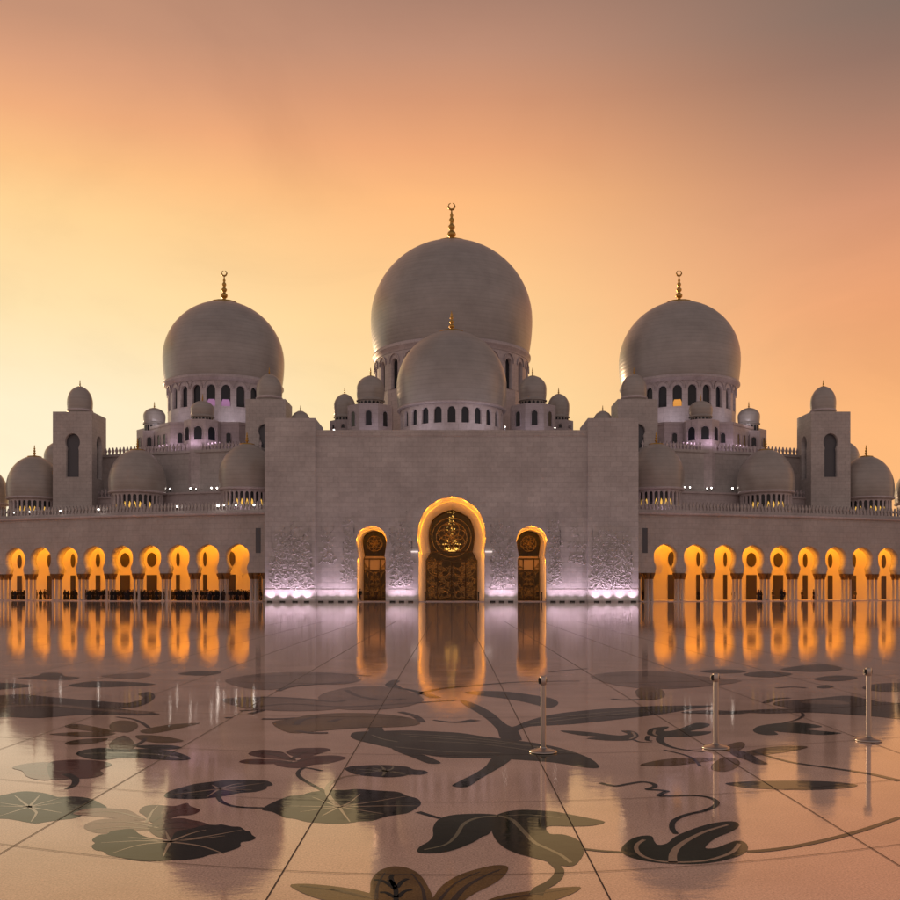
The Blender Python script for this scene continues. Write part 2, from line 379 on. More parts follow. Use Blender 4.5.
mb.face([(-XIN,YP,ZW), (XIN,YP,ZW), (XIN,YP+.9,ZW), (-XIN,YP+.9,ZW)])
mb.build('front_wall', 'wall', gate)
mb = MB()       # roof and flanks behind the front wall
mb.face([(-xi,YP+.9,26.5), (xi,YP+.9,26.5), (xi,176,26.5), (-xi,176,26.5)])
for s in (-1, 1): mb.face([(s*xi,YF+9.4,0), (s*xi,176,0), (s*xi,176,26.5), (s*xi,YF+9.4,26.5)])
mb.face([(-xi,176,0), (xi,176,0), (xi,176,26.5), (-xi,176,26.5)])
mb.build('roof', 'wallsm', gate)
mb = MB(); mb.box(-XIN, XIN, YP-.10, YP, ZW-.9, ZW-.02); mb.build('cornice', 'wallsm', gate)

def doorway(xc, PO, PI_, nm, big):
    d = empty(nm, (xc, YP, 0), parent=gate)
    mb = MB(); n = len(PO)
    st = [(0.9, 1.0, 0), (2.6, .985, 0), (2.6, .94, 0), (6.7, 0, 1)]
    def pr(i, s):
        v, sc_, inner = st[s]
        if inner: return PI_[i]
        return (PO[i][0]*sc_, PO[i][1]*(1-(1-sc_)*.6))
    for s in range(len(st)-1):
        for i in range(n-1):
            for sg in (1, -1):
                a, b = pr(i, s), pr(i+1, s); c_, e = pr(i, s+1), pr(i+1, s+1)
                mb.face([(xc+sg*a[0], YP+st[s][0], a[1]), (xc+sg*b[0], YP+st[s][0], b[1]), (xc+sg*e[0], YP+st[s+1][0], e[1]), (xc+sg*c_[0], YP+st[s+1][0], c_[1])], True)
    mb.build('reveal', 'int', d)
    # glowing cove behind the front arch lip
    mb = MB()
    for i in range(2, n-1):
        for sg in (1, -1):
            a, b = pr(i, 2), pr(i+1, 2)
            mb.face([(xc+sg*(a[0]*1.012), YP+2.57, a[1]), (xc+sg*(b[0]*1.012), YP+2.57, b[1]), (xc+sg*b[0]*.992, YP+2.57, b[1]-.05), (xc+sg*a[0]*.992, YP+2.57, a[1]-.05)])
    mb.build('cove_light', 'strip', d)
    # screen of bronze tracery over dark glass
    ys = YP+6.6
    def half(z):
        for i in range(n-1):
            if PI_[i][1] <= z <= PI_[i+1][1]:
                t = (z-PI_[i][1])/max(1e-6, PI_[i+1][1]-PI_[i][1]); return PI_[i][0]*(1-t)+PI_[i+1][0]*t
        return -1
    mb = MB()
    for sg in (1, -1):
        pts = [(xc+sg*h*.985, ys-.12, z) for h, z in PI_]; mb.tube(pts, .13 if big else .09, 4, False)
    ztr = 6.6 if big else 6.9; zt2 = 8.05 if big else 7.5; zt3 = 5.3
    wleg = PI_[0][0]
    for zz, th in ((ztr, .10), (zt2 if big else 5.0, .10), (.12, .12)):
        w = half(zz); mb.box(xc-w, xc+w, ys-.2, ys-.05, zz-th, zz+th)
    for xx in ((0, -wleg*.55, wleg*.55) if big else (-wleg*.5, wleg*.5)):
        mb.box(xc+xx-.07, xc+xx+.07, ys-.19, ys-.06, .2, ztr-.1)
    mb.build('door_frame', 'brown', d)
    mb = MB()
    def curve(fn, t0, t1, n_, r):
        pts = [fn(t0+(t1-t0)*i/n_) for i in range(n_+1)]
        run = []
        for p in pts+[None]:
            ok = p is not None and p[1] > .3 and half(p[1]) > abs(p[0])+.02
            if ok: run.append((xc+p[0], ys-.08, p[1]))
            else:
                if len(run) > 1: mb.tube(run, r, 4, False)
                run = []
    top = PI_[-1][1]; cz = PI_[5+2][1] if False else (10.4 if big else 9.4); R = PI_[0][0]
    r0 = .075 if big else .06
    for q in range(8 if big else 6):            # petals around the centre of the round head
        a = 2*math.pi*q/(8 if big else 6); rr = 1.25 if big else .62
        curve(lambda t, a=a, rr=rr: (rr*math.cos(a)+rr*math.cos(t), cz+rr*math.sin(a)+rr*math.sin(t)), 0, 2*math.pi, 26, r0)
    for rr in ((1.0, 2.5, 3.2) if big else (.55, 1.25)):
        curve(lambda t, rr=rr: (rr*math.cos(t), cz+rr*math.sin(t)), 0, 2*math.pi, 32, r0)
    rt = random.Random(3 if big else 4)
    for q in range(16 if big else 9):           # mirrored vine scrolls and leaves over the lower screen
        x0, z0_, a0 = rt.uniform(.1, wleg*.9), rt.uniform(.8, ztr-.5), rt.uniform(0, 6.28); R0 = rt.uniform(.55, 1.0)*(1.35 if big else .8)
        for sg in (1, -1):
            curve(lambda t: (sg*(x0+R0*(1-t/9)*math.cos(a0+t)), z0_+R0*(1-t/9)*math.sin(a0+t)), 0, 7.2, 26, r0*.8)
            for m_ in range(3):
                b0 = a0+m_*2.1; px_, pz_ = x0+R0*.8*math.cos(b0), z0_+R0*.8*math.sin(b0); lw = R0*.35
                curve(lambda t: (sg*(px_+lw*math.sin(t)*math.cos(b0)-lw*.5*math.sin(2*t)*math.sin(b0)), pz_+lw*math.sin(t)*math.sin(b0)+lw*.5*math.sin(2*t)*math.cos(b0)), 0, math.pi*2, 12, r0*.7)
    for q in range(5 if big else 3):
        zz = .6+q*(ztr-.8)/(5 if big else 3)
        curve(lambda t: (wleg*(t/3.14-1), zz+.35*math.sin(t*3+q)), 0, 6.28, 30, r0*.6)
    mb.build('tracery', 'frame', d)
    mb = MB(); pane(mb, lambda u, v, z: (xc+u, v, z), 0, PI_, ys+.02); mb.build('door_glass', 'door_glass', d)
    if not big:
        mb = MB(); pane(mb, lambda u, v, z: (xc+u, v, z), 0, [(wleg*.96, 5.15), (wleg*.96, 6.75), (half(7.35)*.96, 7.35)], ys); mb.build('transom_panel', 'transom', d)  # amber-pale colour stands in for the light on this panel
    mb = MB(); mb.box(xc-PO[0][0]+.05, xc+PO[0][0]-.05, YP+.1, YP+6.5, .0, .10); mb.build('threshold', 'marble', d)
    return d
doorway(0, MO, MI, 'main_doorway', True); doorway(xs, SO, SI, 'side_doorway', False); doorway(-xs, SO, SI, 'side_doorway', False)
# light ledges at the spring of the main arch
for s in (-1, 1):
    mb = MB(); a, b = sorted((s*X(CX+33.5, YP), s*X(CX+40.5, YP))); mb.box(a, b, YP-.32, YP-.02, Z(552.3, YP), Z(551.0, YP)); mb.build('light_ledge', 'led', gate)
# room behind the doors
mb = MB(); y0, y1 = YP+6.75, YP+19
mb.face([(-24,y1,0), (24,y1,0), (24,y1,18), (-24,y1,18)]); mb.face([(-24,y0,18), (24,y0,18), (24,y1,18), (-24,y1,18)])
for s in (-24, 24): mb.face([(s,y0,0), (s,y1,0), (s,y1,18), (s,y0,18)])
mb.build('inner_hall', 'marble', gate)
# groove ledge above the lamp band
def ledge(x0, x1, y):
    mb = MB(); mb.box(x0, x1, y-.07, y-.004, 1.86, 1.98); mb.box(x0, x1, y-.05, y-.004, .0, .28); return mb
for s in (-1, 1):
    a, b = sorted((s*xi, s*xo)); ledge(a+.02, b-.02, YF).build('base_ledge', 'wallsm', gate)
    a, b = sorted((s*(xi-.1), s*abs(X(354, YP)))); ledge(a, b, YP).build('base_ledge', 'wallsm', gate)
    a, b = sorted((s*abs(X(389.5, YP)), s*abs(X(413, YP)))); ledge(a, b, YP).build('base_ledge', 'wallsm', gate)
# carved vine relief
def relief(x0, x1, z0, z1, yw, nst, seed):
    rn = random.Random(seed); mb = MB()
    for _ in range(nst):
        x = rn.uniform(x0, x1); z = z0+(z1-z0)*rn.random()**1.25; a = rn.uniform(0, 2*math.pi); l = rn.uniform(.35, .8); w = l*rn.uniform(.22, .4)
        if abs((x-(x0+x1)/2)/((x1-x0)/2))*.8+((z-z0)/(z1-z0))**2*.6 > rn.uniform(.75, 1.2): continue
        dx, dz = math.cos(a), math.sin(a); ps = []
        for i in range(9):
            t = i/8; hw = w*math.sin(math.pi*t)**.8; bend = .25*l*math.sin(math.pi*t)
            cx, cz = x+dx*l*t-dz*bend, z+dz*l*t+dx*bend
            ps.append((cx-dz*hw, cz+dx*hw, cx+dz*hw, cz-dx*hw, cx, cz))
        d = rn.uniform(.05, .10)
        for p, q in zip(ps[:-1], ps[1:]):
            mb.face([(p[0],yw-.002,p[1]), (q[0],yw-.002,q[1]), (q[4],yw-d,q[5]), (p[4],yw-d,p[5])]); mb.face([(p[2],yw-.002,p[3]), (q[2],yw-.002,q[3]), (q[4],yw-d,q[5]), (p[4],yw-d,p[5])])
    for _ in range(nst//12):
        x = rn.uniform(x0+.3, x1-.3); z = rn.uniform(z0, z1*.8); pts = []; a = rn.uniform(.5, 2.6)
        for i in range(14):
            pts.append((min(x1, max(x0, x)), yw-.02, max(z0, z))); a += rn.uniform(-.5, .5); x += .35*math.cos(a); z += .35*math.sin(a)
        mb.tube(pts, .05, 4)
    return mb
for s in (-1, 1):
    for (pa, pb, za, zb, yw, n_, sd_) in ((272, 311, 2.3, 11.2, YF, 420, 1), (343, 354, 3.2, 13, YP, 120, 2), (390, 412, 2.5, 12.5, YP, 230, 3), (319, 334, 6, 12, YP, 46, 4)):
        a, b = sorted((s*X(pa, yw), s*X(pb, yw))) if s > 0 else sorted((-X(pa, yw), -X(pb, yw)))
        relief(a, b, za, zb, yw, n_, sd_+(10 if s > 0 else 0)).build('carved_relief', 'wall', gate, weld=False)
Yg = 165.0; Rg = X(CX+55, Yg)
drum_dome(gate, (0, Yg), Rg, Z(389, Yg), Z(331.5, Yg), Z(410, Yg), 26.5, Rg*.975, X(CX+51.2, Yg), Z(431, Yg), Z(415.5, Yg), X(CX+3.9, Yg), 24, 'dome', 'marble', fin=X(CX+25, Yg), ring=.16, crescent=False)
mb = MB(); mb.lathe([(X(CX+54, Yg), 26.5), (X(CX+54, Yg), 27.0), (X(CX+52, Yg), 27.0)], (0, Yg, 0), 48); mb.build('roof_kerb', 'wallsm', gate)
# low caps standing behind the pylon tops
for s in (-1, 1):
    y_ = 170; x_ = s*abs(X(300.5, y_)); mb = MB(); zt = Z(411, y_); R_ = 1.6
    mb.box(x_-1.7, x_+1.7, y_-1.7, y_+1.7, 26.5, zt-1.7)
    mb.lathe([(R_, zt-1.7), (R_*.98, zt-1.1), (R_*.7, zt-.45), (R_*.3, zt-.05), (.01, zt+.05)], (x_, y_, 0), 20)
    o_ = mb.build('roof_cap', 'domes', gate); finial((x_, y_, zt-.05), 1.3, parent=o_, crescent=False)

# ------------------------------------------------------------------ towers
HS = [(1.0,0),(1.0,.60),(.93,.66),(1.13,.74),(1.15,.82),(1.0,.90),(.62,.965),(0,1.0)]
def tower(pxc, Yt, w, ytop, wy0, wy1, dome_px, dy0, dytop, lab, wc=None, wd=1.15):
    xc = X(pxc, Yt); h = Z(ytop, Yt); t = empty('dome_tower', (xc, Yt+w/2, 14.12), lab, 'tower')
    mb = MB(); z0, z1 = Z(wy0, Yt), Z(wy1, Yt)
    pr = [(a*wd, z0+(z1-z0)*b) for a, b in HS]; pr = pr[:2]+catmull(pr[2:], 3)
    faces = [lambda u, v, z: (xc+u, Yt+v, z), lambda u, v, z: (xc+w/2-v, Yt+w/2+u, z), lambda u, v, z: (xc-w/2+v, Yt+w/2-u, z)]
    for f in faces: bay(mb, f, -w/2, w/2, 0, pr, 14.12, h, 0, .8, sill=z0, back=False)
    mb.face([(xc-w/2,Yt+w,14.12), (xc+w/2,Yt+w,14.12), (xc+w/2,Yt+w,h), (xc-w/2,Yt+w,h)]); mb.face([(xc-w/2,Yt,h), (xc+w/2,Yt,h), (xc+w/2,Yt+w,h), (xc-w/2,Yt+w,h)])
    mb.build('shaft', 'wallsm', t)
    for f in faces:
        q = MB(); pane(q, f, 0, pr, .78); q.build('window', 'twin', t)
    yc = Yt+w/2; R = X(CX+dome_px, yc); zb = h; zt = Z(dytop, yc); ze = zb+(zt-zb)*.42
    mb = MB(); mb.lathe([(R*.92, zb), (R*.92, zb+R*.22), (R*.96, zb+R*.24)]+[(r, ze+z) for r, z in domeprof(R, zt-ze, ze-zb-R*.3, .95)], (xc, yc, 0), 36); d = mb.build('dome', 'domes', t)
    mb = MB(); mb.lathe([(R*.96, zb+R*.24), (R*1.03, zb+R*.28), (R*1.03, zb+R*.36), (R*.97, zb+R*.42)], (xc, yc, 0), 36); mb.build('moulding', 'marble', d)
    finial((xc, yc, zt-.05), 1.5, parent=d, crescent=False)
M['twin'] = mat('tower_window', (.10,.105,.125), .25)
for s, side in ((-1, 'left'), (1, 'right')):
    mx = lambda p: p if s < 0 else 2*CX-p
    tower(mx(72.4), 172, 7.04, 411.6, 477, 433, 12.2, 411, 386.5, f'{side} outer square stone tower with tall arched window and small dome')
    tower(mx(265.5), 168, 7.0, 399, 458, 423.5, 13, 399, 374, f'square domed stone tower half hidden behind the {side} pylon')

# ------------------------------------------------------------------ prayer hall with the great dome
Ym = 200.0
hall = empty('prayer_hall', (0, Ym, 0), 'prayer hall crowned by the largest dome, rising behind the entrance block', 'building')
mb = MB(); mb.box(-26, 26, 179, 222, 0, 29.5); mb.build('hall_wall', 'wallsm', hall)
Rm = X(CX+80.5, Ym)
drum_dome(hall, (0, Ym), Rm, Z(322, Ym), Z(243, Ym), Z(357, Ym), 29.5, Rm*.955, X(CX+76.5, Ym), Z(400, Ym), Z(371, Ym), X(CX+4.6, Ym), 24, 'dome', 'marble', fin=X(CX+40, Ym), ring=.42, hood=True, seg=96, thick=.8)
def turret(parent, x, y, Rb, zb, zw, wins, Rd, zdb, zdt, n=8, wz=None):
    t = MB(); t.lathe([(Rb, zb), (Rb, zw), (Rb*.96, zw), (Rb*.7, zw)], (x, y, 0), n, False, a0=math.pi/8)
    o = t.build('turret', 'marble', parent, loc=(x, y, zb))
    ap = Rb*math.cos(math.pi/n)
    for a in (-45, 0, 45):
        ar = math.radians(a); f = lambda u, v, z, ar=ar: (x+(ap+v)*math.sin(ar)+u*math.cos(ar), y-(ap+v)*math.cos(ar)+u*math.sin(ar), z)
        wv = MB(); pr = roundarch(wins[0], wins[1], wins[2]); pane(wv, f, 0, pr, .03); wv.build('window', 'glass', o)
        fr = MB()
        for sg in (1, -1): fr.tube([f(sg*a_*1.08, .05, z) for a_, z in pr], .10, 4)
        fr.build('window_surround', 'marble', o)
    mb = MB(); ze = zdb+(zdt-zdb)*.45
    mb.lathe([(Rd*.9, zw), (Rd*.9, zdb)], (x, y, 0), 32)
    mb.lathe([(Rd*1.02, zdb-.12), (Rd*1.02, zdb+.02), (Rd*.95, zdb+.12)]+[(r, ze+z) for r, z in domeprof(Rd, zdt-ze, ze-zdb-.12, .94)], (x, y, 0), 32)
    d = mb.build('small_dome', 'domes', o)
    wv = MB()
    for k_ in range(-4, 5):
        a = k_*.33; hh = (zdb-.15-zw)
        if hh < .5: break
        f = lambda u, v, z, a=a: (x+(Rd*.9+v)*math.sin(a)+u*math.cos(a), y-(Rd*.9+v)*math.cos(a)+u*math.sin(a), z)
        pane(wv, f, 0, roundarch(Rd*.1, zw+hh*.15, zw+hh*.85, 4), .03)
    if wv.v: wv.build('vent_openings', 'glass', d)
    finial((x, y, zdt-.05), Rd*.75, parent=d, crescent=False)
    return o
for s in (-1, 1):
    y_ = 178; x_ = s*X(CX+81, y_); Rd = X(CX+14, y_)
    turret(hall, x_, y_, X(CX+23.8, y_), 29, Z(407.5, y_), (X(CX+3, y_), Z(429, y_), Z(414, y_)), Rd, Z(401, y_), Z(376, y_))
    y_ = 184; x_ = s*X(CX+107, y_); Rd = X(CX+10.8, y_)
    turret(hall, x_, y_, X(CX+15, y_), 27, Z(422, y_), (X(CX+1.6, y_), Z(430, y_), Z(426, y_)), Rd, Z(417.5, y_), Z(394, y_))

# ------------------------------------------------------------------ side halls
Ysd = 190.0
for s, side in ((-1, 'left'), (1, 'right')):
    xc = s*X(CX+227.4, Ysd)
    h = empty('side_hall', (xc, Ysd, 0), f'{side} side hall with a large dome on a windowed drum above a white lobed tier', 'building')
    R = X(CX+59.3, Ysd)
    lit = (lambda a: 'pink' if -.1 < a < .4 else None) if s < 0 else (lambda a: 'amber' if -.35 < a < -.15 else None)
    lz = Z(421, Ysd)
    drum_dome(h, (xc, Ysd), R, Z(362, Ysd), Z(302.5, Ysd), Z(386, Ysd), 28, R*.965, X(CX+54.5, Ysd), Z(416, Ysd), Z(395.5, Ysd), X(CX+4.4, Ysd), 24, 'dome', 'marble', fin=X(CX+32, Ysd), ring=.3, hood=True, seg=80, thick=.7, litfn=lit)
    # tier with bays
    zt = 32.4; mb = MB(); pts = []
    n_ = 8; Rt = 16.4
    for k_ in range(n_): 
        a = math.radians(22.5+45*k_); pts.append((xc+Rt*math.cos(a), Ysd-Rt*math.sin(a)))
    for i in range(n_):
        a, b = pts[i], pts[(i+1) % n_]; mb.face([(*a, 20), (*b, 20), (*b, zt), (*a, zt)])
    mb.face([(*p, zt) for p in pts])
    tier = mb.build('tier', 'marble', h)
    ap = Rt*math.cos(math.radians(22.5))
    for a in (-90, -45, 0, 45, 90):
        ar = math.radians(a); f = lambda u, v, z, ar=ar: (xc+(ap+v)*math.sin(ar)+u*math.cos(ar), Ysd-(ap+v)*math.cos(ar)+u*math.sin(ar), z)
        cm = MB()
        for (uu, ww, zz) in ((-4.4,.42,0), (-2.2,.42,0), (0,.75,.5), (2.2,.42,0), (4.4,.42,0)):
            if a == 0 and abs(uu) < 3: continue
            wv = MB(); pr = roundarch(ww, 28.6, 30.5+zz); pane(wv, f, uu, pr, .03); wv.build('window', 'glass', tier)
            for sg in (1, -1): cm.tube([f(uu+sg*a_*1.15, .05, z) for a_, z in pr], .09, 4)
        cm.build('window_surround', 'marble', tier)
        cp = MB(); w2 = Rt*math.sin(math.radians(22.5)); q = [f(-w2, .0, zt-.5), f(w2, .0, zt-.5), f(w2, .12, zt-.5), f(-w2, .12, zt-.5)]; q2 = [(p[0], p[1], zt+.02) for p in q]
        cp.face(q); cp.face(q2)
        for i in range(4): cp.face([q[i], q[(i+1) % 4], q2[(i+1) % 4], q2[i]])
        cp.build('coping', 'marble', tier)
    # round bay in front and corner turrets
    y_ = 174; Rd = X(CX+11.6, y_); x_ = s*X(CX+249, y_)
    o = turret(h, x_, y_, 3.3, 20, 32.3, (.72, 28.6, 31.1), Rd, Z(417, y_), Z(401, y_), 8)
    y_ = 182; Rd = X(CX+10.8, y_); x_ = s*X(CX+297.2, y_)
    turret(h, x_, y_, 3.2, 20, 31.6, (.45, 28.6, 30.4), Rd, Z(424, y_), Z(408, y_), 8)

# ------------------------------------------------------------------ arcade wings
DW = 150.0
def wpos(off, v, z, s):
    th = off/F; Y = DW/math.cos(th); x = th*Y
    dY = DW*math.sin(th)/math.cos(th)**2/F; dX = Y/F+th*dY; l = math.hypot(dX, dY); nx, ny = -dY/l, dX/l
    return (s*(x+nx*v), Y+ny*v, z)
def off_for(seen, v):
    o = seen
    for _ in range(12):
        p = wpos(o, v, 0, 1); o += seen-p[0]/p[1]*F
    return o
LC = [237.3,207.3,178,149.7,121.7,94,67,40.5,15,-10,-33.5,-56]
AP = [(.37,4.6),(.315,5.35),(.33,5.75),(.385,6.35),(.40,7.15),(.385,7.8),(.32,8.4),(.215,8.85),(.10,9.12),(0,9.3)]
AP = catmull(AP[1:], 3); AP = [(.37,4.6)]+AP
def merlons(mb, mp, u0, u1, z, h, step_px, v):
    n = int(abs(u1-u0)/step_px)
    for i in range(n):
        u = u0+(u1-u0)*(i+.5)/n; w = step_px
        sh = [(-.16,0),(-.16,.28),(-.30,.42),(-.32,.58),(-.14,.74),(0,1.0),(.14,.74),(.32,.58),(.30,.42),(.16,.28),(.16,0)]
        f = [mp(u+a*w, v, z+b*h) for a, b in sh]; k = [mp(u+a*w, v+.3, z+b*h) for a, b in sh]
        mb.face(f); mb.face(k[::-1])
        for j in range(len(sh)-1): mb.face([f[j], k[j], k[j+1], f[j+1]])
def strip(mb, mp, u0, u1, n, quad):
    """sweep a closed (v, z) profile along u"""
    for i in range(n):
        a, b = u0+(u1-u0)*i/n, u0+(u1-u0)*(i+1)/n
        for j in range(len(quad)):
            p, q = quad[j], quad[(j+1) % len(quad)]
            mb.face([mp(a, *p), mp(b, *p), mp(b, *q), mp(a, *q)], False)
    for u in (u0, u1): mb.face([mp(u, *p) for p in quad])
wings = {}
for s, side in ((-1, 'left'), (1, 'right')):
    mp = lambda u, v, z, s=s: wpos(u, v, z, s)
    offs = [CX-c for c in LC]; edges = [199.1]+[(offs[i]+offs[i+1])/2 for i in range(len(offs)-1)]+[offs[-1]+11.5]
    org = mp(300, 0, 0); w = empty('arcade_wing', (org[0], org[1], 0), f'long {side} arcade wing with orange-lit horseshoe arches and a row of roof domes', 'building')
    wings[s] = w
    mb = MB()
    for i, o_ in enumerate(offs):
        e0, e1 = edges[i], edges[i+1]; wd = (offs[i+1]-offs[i-1])/2 if 0 < i < len(offs)-1 else abs(e1-e0) if i else 30.
        bay(mb, mp, e0, e1, o_, [(a*wd, z) for a, z in AP], 4.6, 13.9, 0, 1.5)
    mb.face([mp(186.2,0,4.6), mp(199.1,0,4.6), mp(199.1,0,13.9), mp(186.2,0,13.9)]); mb.face([mp(180,1.5,4.6), mp(199.1,1.5,4.6), mp(199.1,1.5,13.9), mp(180,1.5,13.9)])
    for i in range(len(edges)-1): pass
    wall = mb.build('arcade_wall', 'wing', w)
    # cornice and parapet with battlement
    mb = MB(); strip(mb, mp, 186.4, edges[-1], 40, [(0,13.9),(-.35,13.9),(-.42,14.05),(-.42,14.25),(1.0,14.25),(1.0,13.9)]); mb.build('cornice', 'marble', w)
    mb = MB(); strip(mb, mp, 186.4, edges[-1], 40, [(.3,14.25),(.3,14.75),(.7,14.75),(.7,14.25)]); merlons(mb, mp, 187, edges[-1], 14.75, 1.35, 3.4, .35); mb.build('battlement', 'wing', w)
    mb = MB(); q_ = [i*8 for i in range(0, 44)]
    for a in range(180, 516, 8):
        mb.face([mp(a,1.0,14.1), mp(a+8,1.0,14.1), mp(a+8,24,14.1), mp(a,24,14.1)])
        mb.face([mp(a,1.5,10.6), mp(a+8,1.5,10.6), mp(a+8,11,10.6), mp(a,11,10.6)])
    mb.build('roof', 'int', w)
    # floor-level kerb
    mb = MB(); strip(mb, mp, 186.4, edges[-1], 40, [(-1.1,0),(-1.1,.10),(.2,.10),(11,.10),(11,0)]); mb.build('plinth', 'marble', w)
    # inner colonnade
    dk = [(231.5,8.5),(205,4.2),(178,4.2),(151.8,11),(125,10.5),(98,5),(73,5),(49.5,5),(19.5,5),(-7,5),(-32,5),(-56,5),(259,5)]
    def m2(c): return F*math.atan(math.tan(c/F)*DW/(DW+6.2))
    mb = MB(); ic = [off_for(CX-c, 5) for c in (231.5,205,178,151.8,125,97,70,43,17,-8,-33,-56)]; ie = [180]+[(ic[i]+ic[i+1])/2 for i in range(len(ic)-1)]+[ic[-1]+11.5]
    for i, o_ in enumerate(ic): bay(mb, mp, ie[i], ie[i+1], o_, [(a*(offs[min(i+1,len(offs)-1)]-offs[max(0,i-1)])/(2 if 0 < i < len(offs)-1 else 1), z) for a, z in AP], 4.6, 10.6, 5, 5.9)
    mb.build('inner_arcade', 'int', w)
    # back wall with dark windows
    mb = MB(); 
    for a in range(176, 516, 8): mb.face([mp(a,11,0.0), mp(a+8,11,0.0), mp(a+8,11,10.6), mp(a,11,10.6)])
    mb.build('back_wall', 'int', w)
    dk_ = [(10,3.4),(49.5,5),(73,4),(98.5,4.6),(125.5,11.5),(151.8,12.5),(178.3,3.4),(204.5,3.6),(231.5,9.5),(259,6)]
    for c, wd in dk:
        u = off_for(CX-c, 10.95)
        z0 = .15; hw = wd*.52
        for nm, z_a, z_b in (('rose_window', 5.9, 8.5), ('door', z0, 4.5)):
            q = MB()
            if nm == 'door': pane(q, mp, u, [(hw, z_a), (hw, z_b)], 10.93)
            elif c != 259: pane(q, mp, u, [(hw*.93*math.sqrt(max(0, 1-((t_-.5)*2)**2))+.01, z_a+(z_b-z_a)*t_) for t_ in [i/10 for i in range(11)]], 10.93)
            if q.v: q.build(nm, 'brownglass' if 'brownglass' in M else M.setdefault('brownglass', mat('brown_glass', (.04,.028,.012), .3)), w)
    # columns: clusters of four under every pier, front and inner row
    def column(u, v, du, dv, nm='column'):
        cb = MB(); cc = MB()
        x_, y_, _ = mp(u+du, v+dv, 0)
        cb.lathe([(.30,.10),(.30,.28),(.24,.34),(.20,.42),(.185,3.55),(.23,3.60)], (x_, y_, 0), 10)
        cc.lathe([(.22,3.6),(.26,3.7),(.30,3.95),(.46,4.35),(.50,4.45),(.50,4.6)], (x_, y_, 0), 10)
        c_ = cb.build(nm, 'column', w, loc=(x_, y_, .1)); cc.build('capital', 'bronze', c_)
    for i, e in enumerate(edges[:-1]):
        for du in (-2.2, 2.2): column(e, .75, du, -.42); 
        column(e, .75, -2.2, .42); column(e, .75, 2.2, .42)
    for i, e in enumerate(ie[1:-1]): column(e, 5.45, 0, 0)
    column(edges[0]-9.5, .75, 0, 0)
    # tall slit by the pylon
    q = MB(); u = 193.4; pane(q, mp, u, [(2.6, Z(553, 153)), (2.6, Z(528, 153))], -.03); q.build('slit_window', 'twin', w)
    # second wall tier and upper terrace
    for pa, pb, z, mer in ((222, 164, Z(491, 167), False), (112, 56, Z(496, 173), True), (300, 263, Z(491, 167), False)):
        mb = MB(); a, b = off_for(CX-pa, 11.6), off_for(CX-pb, 11.6); v = 11.6
        strip(mb, mp, a, b, 10, [(v,14.2),(v,z-.35),(v-.25,z-.35),(v-.25,z),(v+1.2,z),(v+1.2,14.2)]); o = mb.build('roof_parapet', 'marble', w)
        if mer: mb = MB(); merlons(mb, mp, a+2, b-2, z, 1.4, 4, v+.2); mb.build('battlement', 'marble', o)
    mb = MB(); a, b = off_for(CX-262, 14), off_for(CX-100, 14); 
    strip(mb, mp, a, b, 30, [(14,14.2),(14,26.3),(13.75,26.3),(13.75,26.75),(15.4,26.75),(15.4,14.2)])
    mb.build('terrace_wall', 'wing', w)
    mb = MB(); merlons(mb, mp, a, b, 26.75, 1.3, 3.9, 13.95); mb.build('terrace_battlement', 'marble', w)
    mb = MB()
    for i in range(12):
        u0_, u1_ = a+(b-a)*i/12, a+(b-a)*(i+1)/12; mb.face([mp(u0_,15,26.6), mp(u1_,15,26.6), mp(u1_,30,26.6), mp(u0_,30,26.6)])
    mb.build('terrace_roof', 'wing', w)
    # roof domes
    for (pc, Rp, ytop, yeq, yn, v, vis_) in ((247, 27.7, 443.5, 478, 489, 8.2, 1), (137.5, 27.8, 449.3, 484, 492, 8.2, 1), (34.5 if s < 0 else 37.2, 26.2, 456, 489, 498, 8.2, 1), (-18, 24.6, 466, 495, 503, 8.2, 1)):
        u = off_for(CX-pc, v); x_, y_, _ = mp(u, v, 0); kx = y_/F
        drum_dome(w, (x_, y_), Rp*kx, Z(yeq, y_), Z(ytop, y_), Z(yn, y_), 14.15, Rp*kx*.975, Rp*kx*.90, 15.9, Z(yn, y_)-.75, .30, 30, 'domes', 'marble', fin=2.5, ring=.16, thick=.35, seg=48, crescent=False,
                  glow=True)
    # dome standing behind the tower
    y_ = 188; u = X(CX+(CX-62.5), y_); x_ = s*u; Rb = X(CX+17.5, y_); zz = Z(458, y_)
    mb = MB(); mb.lathe([(Rb*.95, 14.2), (Rb*.95, zz-2)]+[(r, zz+z) for r, z in domeprof(Rb, Z(441, y_)-zz, 2, .95)], (x_, y_, 0), 40); mb.build('rear_dome', 'domes', w)


# ------------------------------------------------------------------ lamps that are lit in the photograph
def lamp(name, kind, loc, energy, col, size=.1, rot=None, spot=None, blend=.6, sy=None, parent=None):
    d = bpy.data.lights.new(name, kind); d.energy = energy; d.color = col
    if kind == 'AREA':
        d.size = size
        if sy: d.shape = 'RECTANGLE'; d.size_y = sy
    else: d.shadow_soft_size = size
    if spot: d.spot_size = math.radians(spot); d.spot_blend = blend
    o = bpy.data.objects.new(name, d); C.objects.link(o); o.location = loc
    if rot is not None: o.rotation_euler = rot
    return o
ORANGE = (1, .36, .02)
for s in (-1, 1):
    for i in range(0, 12):
        u = CX-LC[i]
        p = wpos(u, 3.1, 10.25, s); lamp('arcade_light', 'POINT', p, 560, ORANGE, .25)
        p = wpos(off_for(u-4, 8.3), 8.3, 10.2, s); lamp('arcade_light', 'POINT', p, 620, ORANGE, .25)
